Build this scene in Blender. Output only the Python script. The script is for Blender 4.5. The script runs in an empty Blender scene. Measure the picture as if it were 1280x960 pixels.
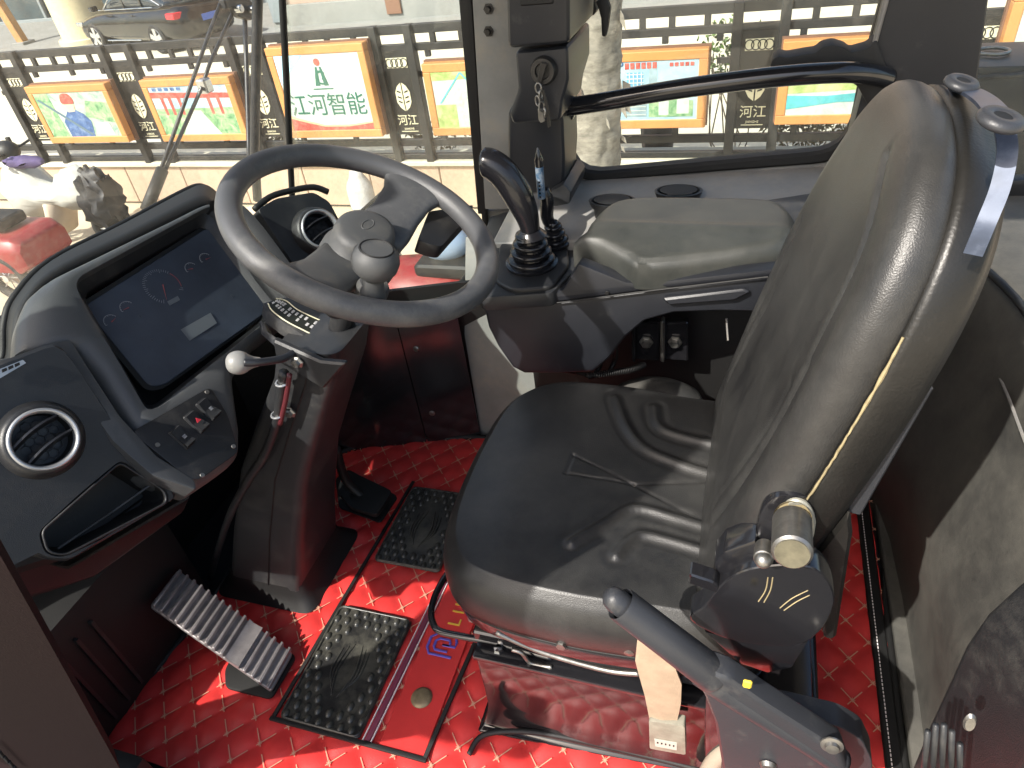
import bpy, bmesh, math, random
from mathutils import Vector as V, Matrix, noise
random.seed(7)
S = bpy.context.scene
C = S.collection
PI = math.pi
# ---------------------------------------------------------------- camera
FPX = 861.0
_n = V((160, 1110, FPX)).normalized()
_u = V((-2793, -265, FPX)); _u = (_u - _n * _u.dot(_n)).normalized()
_v = _n.cross(_u)
if _v.z < 0: _v = -_v
RX, RY, RZ = -_u, _v, -_n          # world axes seen in the camera's frame (x right, y down, z ahead)
EYE = V((0, 0, 1.2))
cam = bpy.data.cameras.new('camera'); camo = bpy.data.objects.new('camera', cam); C.objects.link(camo)
cam.sensor_width = 36; cam.lens = FPX / 1280 * 36; cam.clip_start = .02; cam.clip_end = 400
camo.matrix_world = Matrix(((RX.x, -RX.y, -RX.z, EYE.x), (RY.x, -RY.y, -RY.z, EYE.y), (RZ.x, -RZ.y, -RZ.z, EYE.z), (0, 0, 0, 1)))
S.camera = camo
# ---------------------------------------------------------------- light
SUN_DIR = V((.50, .83, 0)).normalized()          # the way the light travels over the ground
SUN_EL = math.radians(45)
w = bpy.data.worlds.new('World'); S.world = w; w.use_nodes = True
nt = w.node_tree; sky = nt.nodes.new('ShaderNodeTexSky'); sky.sky_type = 'NISHITA'; sky.sun_disc = False
sky.sun_elevation = SUN_EL
# azimuth of the sun itself, clockwise from +Y
sky.sun_rotation = math.atan2(-SUN_DIR.x, -SUN_DIR.y)
sky.air_density = 1.2; sky.dust_density = 4.0
bg = nt.nodes['Background']; bg.inputs['Strength'].default_value = .15
nt.links.new(sky.outputs[0], bg.inputs[0])
sun = bpy.data.lights.new('sun', 'SUN'); sun.energy = 4.2; sun.angle = math.radians(.55); sun.color = (1, .95, .87)
suno = bpy.data.objects.new('sun', sun); C.objects.link(suno)
ld = V((SUN_DIR.x * math.cos(SUN_EL), SUN_DIR.y * math.cos(SUN_EL), -math.sin(SUN_EL)))
suno.rotation_euler = (-ld).to_track_quat('Z', 'Y').to_euler(); suno.location = (-3, -5, 7)
S.view_settings.view_transform = 'Standard'; S.view_settings.look = 'None'
S.view_settings.exposure = .85; S.view_settings.gamma = 1
S.render.engine = 'CYCLES'
try:
    S.cycles.max_bounces = 8; S.cycles.transparent_max_bounces = 24
except Exception: pass

# ---------------------------------------------------------------- geometry on the place's own planes
def ray(px, py):
    c = V((px - 640, py - 480, FPX))
    return V((RX.dot(c), RY.dot(c), RZ.dot(c)))
def at(px, py, x=None, y=None, z=None):
    d = ray(px, py)
    if x is not None: t = (x - EYE.x) / d.x
    elif y is not None: t = (y - EYE.y) / d.y
    else: t = (z - EYE.z) / d.z
    return EYE + d * t
def on(px, py, p, n):
    d = ray(px, py); return EYE + d * ((V(p) - EYE).dot(n) / d.dot(n))

# ---------------------------------------------------------------- materials
MATS = {}
def mat(name, col, rough=.5, metal=0, var=0.0, vscale=6, bump=0.0, bscale=300, spec=.5, coat=0, dust=None, dscale=8, dlo=.5, dhi=.75, rvar=0, stretch=None):
    m = bpy.data.materials.new(name); m.use_nodes = True
    t = m.node_tree; N = t.nodes; L = t.links; b = N['Principled BSDF']
    b.inputs['Base Color'].default_value = (*col, 1); b.inputs['Roughness'].default_value = rough
    b.inputs['Metallic'].default_value = metal; b.inputs['Specular IOR Level'].default_value = spec
    b.inputs['Coat Weight'].default_value = coat; b.inputs['Coat Roughness'].default_value = .12
    tc = N.new('ShaderNodeTexCoord'); src = tc.outputs['Object']
    if stretch:
        mp = N.new('ShaderNodeMapping'); mp.inputs['Scale'].default_value = stretch; L.new(src, mp.inputs[0]); src = mp.outputs[0]
    colsock = None
    if var > 0:
        n = N.new('ShaderNodeTexNoise'); n.inputs['Scale'].default_value = vscale; n.inputs['Detail'].default_value = 6; n.inputs['Roughness'].default_value = .65
        L.new(src, n.inputs[0]); r = N.new('ShaderNodeMapRange'); r.inputs[1].default_value = .3; r.inputs[2].default_value = .7
        r.inputs[3].default_value = 1 - var; r.inputs[4].default_value = 1 + var; L.new(n.outputs[0], r.inputs[0])
        mx = N.new('ShaderNodeVectorMath'); mx.operation = 'SCALE'; mx.inputs[0].default_value = col; L.new(r.outputs[0], mx.inputs['Scale'])
        colsock = mx.outputs[0]
    if dust:
        n = N.new('ShaderNodeTexNoise'); n.inputs['Scale'].default_value = dscale; n.inputs['Detail'].default_value = 9; n.inputs['Roughness'].default_value = .75
        L.new(src, n.inputs[0]); r = N.new('ShaderNodeMapRange'); r.inputs[1].default_value = dlo; r.inputs[2].default_value = dhi
        L.new(n.outputs[0], r.inputs[0]); mx = N.new('ShaderNodeMix'); mx.data_type = 'RGBA'
        mx.inputs['A'].default_value = (*col, 1); mx.inputs['B'].default_value = (*dust, 1); L.new(r.outputs[0], mx.inputs['Factor'])
        if colsock: L.new(colsock, mx.inputs['A'])
        colsock = mx.outputs['Result']
        r2 = N.new('ShaderNodeMapRange'); r2.inputs[3].default_value = rough; r2.inputs[4].default_value = min(1, rough + .3)
        L.new(r.outputs[0], r2.inputs[0]); L.new(r2.outputs[0], b.inputs['Roughness'])
    elif rvar:
        n = N.new('ShaderNodeTexNoise'); n.inputs['Scale'].default_value = 12; n.inputs['Detail'].default_value = 7; L.new(src, n.inputs[0])
        r2 = N.new('ShaderNodeMapRange'); r2.inputs[1].default_value = .3; r2.inputs[2].default_value = .7
        r2.inputs[3].default_value = rough - rvar; r2.inputs[4].default_value = rough + rvar
        L.new(n.outputs[0], r2.inputs[0]); L.new(r2.outputs[0], b.inputs['Roughness'])
    if colsock: L.new(colsock, b.inputs['Base Color'])
    if bump > 0:
        n = N.new('ShaderNodeTexNoise'); n.inputs['Scale'].default_value = bscale; n.inputs['Detail'].default_value = 2; L.new(src, n.inputs[0])
        bp = N.new('ShaderNodeBump'); bp.inputs['Strength'].default_value = bump; bp.inputs['Distance'].default_value = .001
        L.new(n.outputs[0], bp.inputs['Height']); L.new(bp.outputs[0], b.inputs['Normal'])
    MATS[name] = m
    return m
PLASTIC = mat('black_plastic', (.014, .0145, .016), .42, var=.2, bump=.35, bscale=900, dust=(.10, .095, .085), dscale=9, dlo=.52, dhi=1.0)
PLASTIC2 = mat('dark_grey_plastic', (.021, .022, .024), .42, var=.2, bump=.3, bscale=900, dust=(.10, .095, .085), dscale=7, dlo=.5, dhi=.95)
DASHP = mat('dash_plastic', (.020, .021, .023), .36, var=.15, bump=.3, bscale=1100, dust=(.075, .072, .065), dscale=5, dlo=.55, dhi=1.0)
GLOSS = mat('glossy_black_paint', (.012, .012, .014), .16, var=.2, bump=.1, bscale=60, coat=.5, dust=(.05, .045, .04), dscale=30, dlo=.62, dhi=.9)
RISER = mat('polished_black_steel', (.012, .010, .011), .07, var=.1, coat=.6, dust=(.04, .035, .03), dscale=14, dlo=.62, dhi=1.1)
RUBBER = mat('black_rubber', (.007, .007, .007), .6, bump=.2, bscale=400)
BOOT = mat('shiny_rubber', (.010, .010, .012), .2, bump=.15, bscale=200, rvar=.08)
LEATHER = mat('seat_vinyl', (.017, .017, .0175), .33, var=.12, vscale=20, bump=.4, bscale=700, dust=(.105, .103, .094), dscale=2.6, dlo=.40, dhi=1.25)
SHELL = mat('seat_shell_plastic', (.011, .0105, .0095), .4, var=.3, vscale=14, bump=.3, bscale=300, dust=(.05, .045, .035), dscale=9, dlo=.6, dhi=.9)
WHEELM = mat('wheel_foam', (.072, .074, .078), .38, var=.12, bump=.4, bscale=1200, dust=(.22, .215, .195), dscale=5, dlo=.5, dhi=.9)
HUBM = mat('hub_grey_plastic', (.060, .062, .063), .55, var=.1, bump=.3, bscale=900, dust=(.16, .15, .12), dscale=12, dlo=.5, dhi=.9)
CABGREY = mat('cab_grey_paint', (.22, .22, .21), .45, var=.15, vscale=9, bump=.12, bscale=120, dust=(.30, .27, .22), dscale=14, dlo=.5, dhi=.8)
SILLM = mat('sill_grey_paint', (.24, .235, .225), .5, var=.15, vscale=9, bump=.1, bscale=120, dust=(.33, .30, .26), dscale=20, dlo=.45, dhi=.8)
CABDARK = mat('cab_dark_trim', (.016, .0175, .022), .40, var=.2, bump=.2, bscale=700, dust=(.10, .095, .085), dscale=12, dlo=.58, dhi=.95)
LID = mat('armrest_vinyl', (.025, .028, .026), .38, var=.2, vscale=10, bump=.4, bscale=700, dust=(.12, .115, .10), dscale=3, dlo=.36, dhi=1.2)
CHROME = mat('satin_chrome', (.62, .63, .64), .22, 1, rvar=.08)
SATIN = mat('satin_silver_plastic', (.42, .43, .44), .32, .6)
STEEL = mat('worn_steel', (.30, .29, .27), .38, .9, var=.25, vscale=60, bump=.2, bscale=300)
PEDAL = mat('cast_aluminium', (.30, .28, .285), .40, .6, var=.2, vscale=40, bump=.35, bscale=250)
LEVERG = mat('lever_grey_plastic', (.030, .032, .037), .42, var=.12, bump=.25, bscale=700, dust=(.17, .16, .14), dscale=10, dlo=.55, dhi=.95)
KNOBW = mat('pale_knob', (.24, .24, .23), .35, dust=(.35, .32, .27), dscale=40, dlo=.5, dhi=.9)
WEB = mat('beige_webbing', (.33, .24, .165), .8, var=.15, vscale=30, bump=.5, bscale=500)
BUCKLE = mat('dusty_buckle_plastic', (.20, .19, .15), .5, var=.25, vscale=40, dust=(.32, .30, .24), dscale=30, dlo=.4, dhi=.8)
REDV = mat('red_quilted_vinyl', (.58, .036, .034), .42, var=.12, vscale=9, bump=.35, bscale=700, dust=(.50, .12, .09), dscale=6, dlo=.6, dhi=1.1)
THREAD = mat('pale_thread', (.56, .30, .20), .7)
THREADW = mat('white_thread', (.75, .70, .70), .7)
PADM = mat('black_rubber_pad', (.020, .020, .020), .28, var=.2, bump=.2, bscale=500, dust=(.12, .115, .09), dscale=16, dlo=.42, dhi=.8)
YELLOWT = mat('yellow_embroidery', (.75, .47, .06), .6)
BLUET = mat('blue_embroidery', (.11, .08, .42), .6)
SCREEN = mat('instrument_glass', (.055, .066, .088), .22, coat=.5, var=.3, vscale=5)  # bluish sky reflection put into the base colour, with dust haze
LCD = mat('lcd_window', (.13, .145, .16), .3)
TICK = mat('dial_print', (.26, .27, .29), .5)
TICKRED = mat('dial_red_print', (.28, .07, .08), .5)
GREYP = mat('icon_white_print', (.6, .6, .6), .5)
REDICON = mat('icon_red_print', (.5, .03, .05), .4)
BLUETUBE = mat('blue_tube', (.03, .09, .17), .35, dust=(.35, .36, .36), dscale=60, dlo=.45, dhi=.7)
YELLOWP = mat('yellow_paint_mark', (.75, .55, .05), .6)
FOAMY = mat('torn_foam_edge', (.27, .22, .12), .8, var=.3, vscale=60, bump=.5, bscale=200)
SHADETRIM = mat('shade_tinted_black_trim', (.014, .006, .007), .7, spec=.12, bump=.5, bscale=500)  # near-black red tint stands in for shade and a red reflection
WINGP = mat('dusty_sunlit_wing_plastic', (.036, .036, .035), .5, var=.2, bump=.3, bscale=600, dust=(.22, .21, .18), dscale=4, dlo=.30, dhi=1.1)  # dust tone raised: sunlight on the wing is put into the colour too
BINN = mat('binnacle_lit_plastic', (.062, .065, .068), .42, var=.12, bump=.3, bscale=1100, dust=(.16, .155, .14), dscale=6, dlo=.5, dhi=.95)  # lighter copy of the dash plastic, light falling on it put into the colour
BLUEMETAL = mat('blue_grey_metal', (.05, .065, .10), .38, .3, dust=(.12, .14, .18), dscale=30, dlo=.5, dhi=.8, var=.3, vscale=30)
# outdoors
HARDW = mat('dark_hardware', (.05, .048, .045), .4, metal=.6, var=.3, vscale=40)
GROUND = mat('pale_concrete_ground', (.52, .45, .33), .85, var=.12, vscale=1.2, bump=.4, bscale=40)
PAVE = mat('pale_paving', (.60, .56, .44), .8, var=.08, vscale=2, bump=.2, bscale=60)
WALLTAN = mat('tan_stone_cladding', (.50, .37, .27), .7, var=.1, vscale=3, bump=.3, bscale=50)
FENCE = mat('charcoal_fence_paint', (.018, .018, .018), .5, var=.2, vscale=4, bump=.2, bscale=90, dust=(.05, .047, .042), dscale=3, dlo=.5, dhi=.9)
PANELP = mat('fence_panel_brown_black', (.018, .017, .015), .5, var=.25, vscale=5, bump=.1, bscale=90)
CREAMP = mat('cream_cut_out', (.72, .68, .48), .6)
ORANGE = mat('orange_frame_paint', (.56, .25, .08), .5, var=.12, vscale=3, bump=.15, bscale=80)
FRAMESIDE = mat('frame_side_brown', (.20, .10, .06), .6)
COLUMNM = mat('cream_stone_column', (.62, .54, .34), .7, var=.08, vscale=1.5, bump=.2, bscale=30)
PINKW = mat('pinkish_stone_wall', (.42, .30, .235), .8, var=.1, vscale=1.5, bump=.2, bscale=40)
GREYSTONE = mat('grey_plinth', (.25, .25, .235), .8, var=.1, vscale=2)
GLASSB = mat('facade_glass', (.05, .075, .085), .12, .2, var=.5, vscale=.7)
MULL = mat('facade_mullion', (.22, .25, .26), .5)
CARP = mat('black_car_paint', (.006, .0065, .008), .16, coat=.4, var=.1)
CARGL = mat('car_glass', (.02, .03, .04), .06, coat=.6)
RIM = mat('alloy_rim', (.60, .60, .60), .3, .8)
TYRE = mat('tyre_rubber', (.02, .02, .02), .8)
LAMPR = mat('tail_lamp_red', (.55, .03, .04), .25)
PLATEB = mat('number_plate_blue', (.06, .13, .45), .4)
BARK = mat('bark', (.27, .21, .15), .9, var=.4, vscale=12, bump=1, bscale=50, dust=(.40, .35, .27), dscale=14, dlo=.45, dhi=.7)
WRAP = mat('trunk_wrap_cloth', (.30, .27, .225), .9, var=.35, vscale=8, bump=1, bscale=90, dust=(.12, .105, .085), dscale=9, dlo=.46, dhi=.72, stretch=(1, 1, 2.5))
LEAF = mat('leaf_green', (.10, .17, .035), .5, var=.5, vscale=20)
LEAFD = mat('leaf_dry', (.16, .14, .07), .7, var=.5, vscale=20)
POTM = mat('dark_planter', (.06, .05, .045), .6, var=.2)
REDM = mat('red_body_plastic', (.24, .02, .02), .4, var=.12, dust=(.30, .18, .14), dscale=5, dlo=.5, dhi=1.0)
WHITEC = mat('white_sheet_plastic', (.50, .495, .44), .6, var=.06)
LILAC = mat('lilac_cloth', (.07, .05, .13), .8, var=.3)
CREAMF = mat('cream_fairing', (.62, .52, .40), .5, var=.08, dust=(.5, .38, .3), dscale=6, dlo=.5, dhi=.9)
BAGW = mat('white_sack', (.50, .48, .47), .7, var=.1, vscale=8, bump=.6, bscale=18)
def photo_print(name, cols, scale=9, rough=.45):
    m = bpy.data.materials.new(name); m.use_nodes = True; t = m.node_tree; N = t.nodes; L = t.links; b = N['Principled BSDF']; b.inputs['Roughness'].default_value = rough
    tc = N.new('ShaderNodeTexCoord'); n = N.new('ShaderNodeTexNoise'); n.inputs['Scale'].default_value = scale; n.inputs['Detail'].default_value = 8; n.inputs['Roughness'].default_value = .7; n.inputs['Distortion'].default_value = .6
    L.new(tc.outputs['Object'], n.inputs[0]); r = N.new('ShaderNodeValToRGB'); L.new(n.outputs[0], r.inputs[0]); L.new(r.outputs[0], b.inputs['Base Color'])
    e = r.color_ramp.elements; e[0].position = .30; e[0].color = (*cols[0], 1); e[1].position = .70; e[1].color = (*cols[-1], 1)
    for i, c in enumerate(cols[1:-1]):
        k = e.new(.30 + .40 * (i + 1) / (len(cols) - 1)); k.color = (*c, 1)
    MATS[name] = m; return m
def glass(name, dusty, dens_lo=.05, dens_hi=.35, tint=(.93, .97, .96)):
    m = bpy.data.materials.new(name); m.use_nodes = True; t = m.node_tree; N = t.nodes; L = t.links
    N.remove(N['Principled BSDF']); out = N['Material Output']
    tr = N.new('ShaderNodeBsdfTransparent'); tr.inputs[0].default_value = (*tint, 1)
    gl = N.new('ShaderNodeBsdfGlossy'); gl.inputs['Roughness'].default_value = .02
    lw = N.new('ShaderNodeLayerWeight'); lw.inputs[0].default_value = .5
    pw = N.new('ShaderNodeMath'); pw.operation = 'POWER'; pw.inputs[1].default_value = 5; L.new(lw.outputs['Facing'], pw.inputs[0])
    fr = N.new('ShaderNodeMath'); fr.operation = 'MULTIPLY_ADD'; fr.inputs[1].default_value = .8; fr.inputs[2].default_value = .025; L.new(pw.outputs[0], fr.inputs[0])
    m1 = N.new('ShaderNodeMixShader'); L.new(fr.outputs[0], m1.inputs[0]); L.new(tr.outputs[0], m1.inputs[1]); L.new(gl.outputs[0], m1.inputs[2])
    df = N.new('ShaderNodeBsdfDiffuse'); df.inputs[0].default_value = (*dusty, 1)
    tl = N.new('ShaderNodeBsdfTranslucent'); tl.inputs[0].default_value = (*dusty, 1)
    md = N.new('ShaderNodeMixShader'); md.inputs[0].default_value = .5; L.new(df.outputs[0], md.inputs[1]); L.new(tl.outputs[0], md.inputs[2])
    tc = N.new('ShaderNodeTexCoord'); n = N.new('ShaderNodeTexNoise'); n.inputs['Scale'].default_value = 3.5; n.inputs['Detail'].default_value = 10; n.inputs['Roughness'].default_value = .62
    L.new(tc.outputs['Object'], n.inputs[0])
    n2 = N.new('ShaderNodeTexNoise'); n2.inputs['Scale'].default_value = 110; n2.inputs['Detail'].default_value = 4; L.new(tc.outputs['Object'], n2.inputs[0])
    r = N.new('ShaderNodeMapRange'); r.inputs[1].default_value = .38; r.inputs[2].default_value = .72; r.inputs[3].default_value = dens_lo; r.inputs[4].default_value = dens_hi
    L.new(n.outputs[0], r.inputs[0])
    r2 = N.new('ShaderNodeMapRange'); r2.inputs[1].default_value = .4; r2.inputs[2].default_value = .7; r2.inputs[3].default_value = .7; r2.inputs[4].default_value = 1.35
    L.new(n2.outputs[0], r2.inputs[0])
    mu = N.new('ShaderNodeMath'); mu.operation = 'MULTIPLY'; mu.use_clamp = True; L.new(r.outputs[0], mu.inputs[0]); L.new(r2.outputs[0], mu.inputs[1])
    m2 = N.new('ShaderNodeMixShader'); L.new(mu.outputs[0], m2.inputs[0]); L.new(m1.outputs[0], m2.inputs[1]); L.new(md.outputs[0], m2.inputs[2])
    L.new(m2.outputs[0], out.inputs[0]); return m
GLW = glass('windscreen_glass', (.62, .55, .44), .015, .21)
GLS = glass('side_glass', (.6, .55, .45), .015, .10)

# ---------------------------------------------------------------- object helpers
def thing(name, label, cat, loc, group=None):
    o = bpy.data.objects.new(name, None); C.objects.link(o); o.location = loc; o.empty_display_size = .05
    o['label'] = label; o['category'] = cat
    if group: o['group'] = group
    return o
def tag(o, label, cat, group=None, kind=None):
    o['label'] = label; o['category'] = cat
    if group: o['group'] = group
    if kind: o['kind'] = kind
    return o
def base(o):
    p = V((0, 0, 0))
    while o is not None: p = p + V(o.location); o = o.parent
    return p
def obj(name, bm, m, parent=None, smooth=False, label=None, kind=None, origin=None, fix=True):
    if fix: bmesh.ops.recalc_face_normals(bm, faces=bm.faces)
    if parent is not None: off = base(parent)
    elif origin is not None: off = V(origin)
    else:
        xs = [v.co for v in bm.verts]
        off = V((sum(c.x for c in xs) / len(xs), sum(c.y for c in xs) / len(xs), min(c.z for c in xs)))
    for v in bm.verts: v.co -= off
    me = bpy.data.meshes.new(name)
    bm.to_mesh(me); bm.free()
    for k in (m if isinstance(m, (list, tuple)) else [m]): me.materials.append(k)
    if smooth:
        me.shade_smooth()
        if smooth != 'all':
            try: me.set_sharp_from_angle(angle=math.radians(smooth if smooth not in (True, 1) else 35))
            except Exception: pass
    o = bpy.data.objects.new(name, me); C.objects.link(o)
    if parent is not None: o.parent = parent
    else: o.location = off
    if label: o['label'] = label
    if kind: o['kind'] = kind
    return o
def copy_tree(o, parent=None):
    c = o.copy(); C.objects.link(c)
    if parent is not None: c.parent = parent
    for ch in list(o.children): copy_tree(ch, c)
    return c
def NB(): return bmesh.new()
def bevel(bm, r, seg=2, ang=30):
    es = [e for e in bm.edges if len(e.link_faces) == 2 and e.calc_face_angle(0) > math.radians(ang)]
    if es: bmesh.ops.bevel(bm, geom=es, offset=r, segments=seg, affect='EDGES', profile=.6, clamp_overlap=True)
    return bm
def frame_of(n, up=V((0, 0, 1))):
    n = V(n).normalized(); x = up.cross(n)
    if x.length < 1e-4: x = V((1, 0, 0))
    x.normalize(); return x, n.cross(x), n
def box(bm, c, s, ax=None, bev=0, seg=2):
    """box of size s centred on c, ax = (X, Y, Z) unit vectors"""
    X, Y, Z = ax if ax else (V((1, 0, 0)), V((0, 1, 0)), V((0, 0, 1)))
    t = NB(); bmesh.ops.create_cube(t, size=1)
    for v in t.verts: v.co = V((v.co.x * s[0], v.co.y * s[1], v.co.z * s[2]))
    if bev: bevel(t, bev, seg)
    for v in t.verts: v.co = V(c) + X * v.co.x + Y * v.co.y + Z * v.co.z
    return merge(bm, t)
def merge(bm, t):
    me = bpy.data.meshes.new('tmp'); t.to_mesh(me); t.free(); bm.from_mesh(me); bpy.data.meshes.remove(me); return bm
def prism(bm, pts, d, bev=0, seg=2):
    t = NB(); a = [t.verts.new(V(p)) for p in pts]; b = [t.verts.new(V(p) + V(d)) for p in pts]
    n = len(a); t.faces.new(a); t.faces.new(b[::-1])
    for i in range(n): t.faces.new((a[i], b[i], b[(i + 1) % n], a[(i + 1) % n]))
    bmesh.ops.recalc_face_normals(t, faces=t.faces)
    if bev: bevel(t, bev, seg, 25)
    return merge(bm, t)
def loft(bm, rings, caps=True, closed=True):
    t = NB(); R = [[t.verts.new(V(p)) for p in r] for r in rings]; n = len(R[0])
    for a, b in zip(R, R[1:]):
        for i in range(n if closed else n - 1):
            j = (i + 1) % n
            try: t.faces.new((a[i], a[j], b[j], b[i]))
            except Exception: pass
    if caps and closed:
        try: t.faces.new(R[0][::-1]); t.faces.new(R[-1])
        except Exception: pass
    bmesh.ops.recalc_face_normals(t, faces=t.faces)
    return merge(bm, t)
def catmull(P, n=8, closed=False):
    P = [V(p) for p in P]; out = []; m = len(P)
    rng = range(m) if closed else range(m - 1)
    for i in rng:
        if closed: a, b, c, d = P[i - 1], P[i], P[(i + 1) % m], P[(i + 2) % m]
        else: a, b, c, d = P[max(i - 1, 0)], P[i], P[i + 1], P[min(i + 2, m - 1)]
        for k in range(n):
            t = k / n
            out.append(.5 * ((2 * b) + (c - a) * t + (2 * a - 5 * b + 4 * c - d) * t * t + (3 * b - 3 * c + d - a) * t ** 3))
    if not closed: out.append(P[-1])
    return out
def tube(bm, pts, r, seg=12, closed=False, flat=1.0, up=None, caps=True):
    pts = [V(p) for p in pts]; n = len(pts); rings = []
    prev = None
    for i, p in enumerate(pts):
        if closed: d = pts[(i + 1) % n] - pts[i - 1]
        else: d = pts[min(i + 1, n - 1)] - pts[max(i - 1, 0)]
        d.normalize()
        if prev is None:
            u = V(up) if up else (V((0, 0, 1)) if abs(d.z) < .9 else V((1, 0, 0)))
            x = u.cross(d).normalized()
        else: x = (prev - d * prev.dot(d)).normalized()
        prev = x; y = d.cross(x)
        rr = r[i] if isinstance(r, (list, tuple)) else (r(i / (n - 1)) if callable(r) else r)
        rings.append([p + (x * math.cos(2 * PI * k / seg) + y * math.sin(2 * PI * k / seg) * flat) * rr for k in range(seg)])
    if closed: rings.append(rings[0]); return loft2(bm, rings)
    return loft(bm, rings, caps)
def loft2(bm, rings):
    t = NB(); rings = rings[:-1]; R = [[t.verts.new(V(p)) for p in r] for r in rings]; n = len(R[0]); m = len(R)
    for q in range(m):
        a, b = R[q], R[(q + 1) % m]
        for i in range(n):
            j = (i + 1) % n; t.faces.new((a[i], a[j], b[j], b[i]))
    return merge(bm, t)
def lathe(bm, prof, o, axis, seg=32, sx=1, sy=1, up=V((0, 0, 1))):
    X, Y, Z = frame_of(axis, up); o = V(o); t = NB(); R = []
    for r, h in prof:
        if r < 1e-6: R.append([t.verts.new(o + Z * h)])
        else: R.append([t.verts.new(o + Z * h + X * (r * sx * math.cos(2 * PI * k / seg)) + Y * (r * sy * math.sin(2 * PI * k / seg))) for k in range(seg)])
    for a, b in zip(R, R[1:]):
        for k in range(seg):
            j = (k + 1) % seg
            if len(a) == 1 and len(b) == 1: continue
            if len(a) == 1: t.faces.new((a[0], b[k], b[j]))
            elif len(b) == 1: t.faces.new((a[k], b[0], a[j]))
            else: t.faces.new((a[k], b[k], b[j], a[j]))
    bmesh.ops.recalc_face_normals(t, faces=t.faces)
    return merge(bm, t)
def cyl(bm, a, b, r, seg=20, bev=.0):
    a, b = V(a), V(b); h = (b - a).length
    pr = [(0, 0), (r - bev, 0), (r, bev), (r, h - bev), (r - bev, h), (0, h)] if bev else [(0, 0), (r, 0), (r, h), (0, h)]
    return lathe(bm, pr, a, b - a, seg)
def ball(bm, c, r, seg=20, s=(1, 1, 1)):
    t = NB(); bmesh.ops.create_uvsphere(t, u_segments=seg, v_segments=seg * 2 // 3, radius=1)
    for v in t.verts: v.co = V(c) + V((v.co.x * r * s[0], v.co.y * r * s[1], v.co.z * r * s[2]))
    return merge(bm, t)
def rounded(poly, r, n=5):
    """round the corners of a planar polygon of Vectors"""
    P = [V(p) for p in poly]; out = []; m = len(P)
    rs = r if isinstance(r, (list, tuple)) else [r] * m
    for i in range(m):
        a, b, c = P[i - 1], P[i], P[(i + 1) % m]; rr = rs[i]
        if rr <= 0: out.append(b.copy()); continue
        u = (a - b); v = (c - b); k = min(rr, u.length * .49, v.length * .49); p0 = b + u.normalized() * k; p1 = b + v.normalized() * k
        for q in range(n + 1):
            t = q / n; out.append(p0 * (1 - t) ** 2 + b * 2 * t * (1 - t) + p1 * t * t)
    return out
def resample(P, N, c, X, Y):
    """closed polygon -> N points at even angles round c"""
    P = [V(p) for p in P]; out = []
    q = [((p - c).dot(X), (p - c).dot(Y), p) for p in P]
    for k in range(N):
        a = 2 * PI * k / N; dx, dy = math.cos(a), math.sin(a); best = None
        for i in range(len(q)):
            x1, y1, p1 = q[i]; x2, y2, p2 = q[(i + 1) % len(q)]
            ex, ey = x2 - x1, y2 - y1; den = dx * ey - dy * ex
            if abs(den) < 1e-12: continue
            t = (x1 * ey - y1 * ex) / den; s = (x1 * dy - y1 * dx) / den
            if t > 0 and -1e-6 <= s <= 1 + 1e-6 and (best is None or t > best[0]): best = (t, p1.lerp(p2, s))
        out.append(best[1] if best else out[-1])
    return out
def ring_plate(bm, outer, inner, n, depth, N=96, bev=0):
    """plate with a hole: outer and inner planar polygons, faces along n, thickness depth backwards"""
    c = sum((V(p) for p in inner), V()) / len(inner); X, Y, Z = frame_of(n)
    O = resample(outer, N, c, X, Y); I = resample(inner, N, c, X, Y); d = -Z * depth
    rings = []
    if bev:
        Oi = [o + (i - o).normalized() * bev for o, i in zip(O, I)]; Io = [i + (o - i).normalized() * bev for o, i in zip(O, I)]
        rings = [[p - Z * bev for p in O], Oi, Io, [p - Z * bev for p in I], [p + d for p in I], [p + d for p in O]]
    else: rings = [O, I, [p + d for p in I], [p + d for p in O]]
    t = NB(); R = [[t.verts.new(p) for p in r] for r in rings]; m = len(R)
    for q in range(m):
        a, b = R[q], R[(q + 1) % m]
        for i in range(N):
            j = (i + 1) % N; t.faces.new((a[i], a[j], b[j], b[i]))
    bmesh.ops.recalc_face_normals(t, faces=t.faces)
    return merge(bm, t)
def text_mesh(s, size, o, X, Y, m, parent, name='lettering', depth=.0006, align='CENTER', cjk=False, sx=1.0):
    cu = bpy.data.curves.new('t', 'FONT'); cu.body = s; cu.size = size; cu.align_x = align; cu.align_y = 'CENTER'; cu.extrude = depth; cu.resolution_u = 3
    to = bpy.data.objects.new('t', cu); C.objects.link(to)
    dg = bpy.context.evaluated_depsgraph_get(); dg.update()
    me = bpy.data.meshes.new_from_object(to.evaluated_get(dg)); bpy.data.objects.remove(to); bpy.data.curves.remove(cu)
    bm = NB(); bm.from_mesh(me); bpy.data.meshes.remove(me)
    X = V(X).normalized(); Y = V(Y).normalized(); Z = X.cross(Y)
    for v in bm.verts: v.co = V(o) + X * v.co.x * sx + Y * v.co.y + Z * v.co.z
    return obj(name, bm, m, parent, fix=False)
def smoothstep(a, b, x):
    t = max(0, min(1, (x - a) / (b - a))); return t * t * (3 - 2 * t)
EX, EY, EZ = V((1, 0, 0)), V((0, 1, 0)), V((0, 0, 1))
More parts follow.
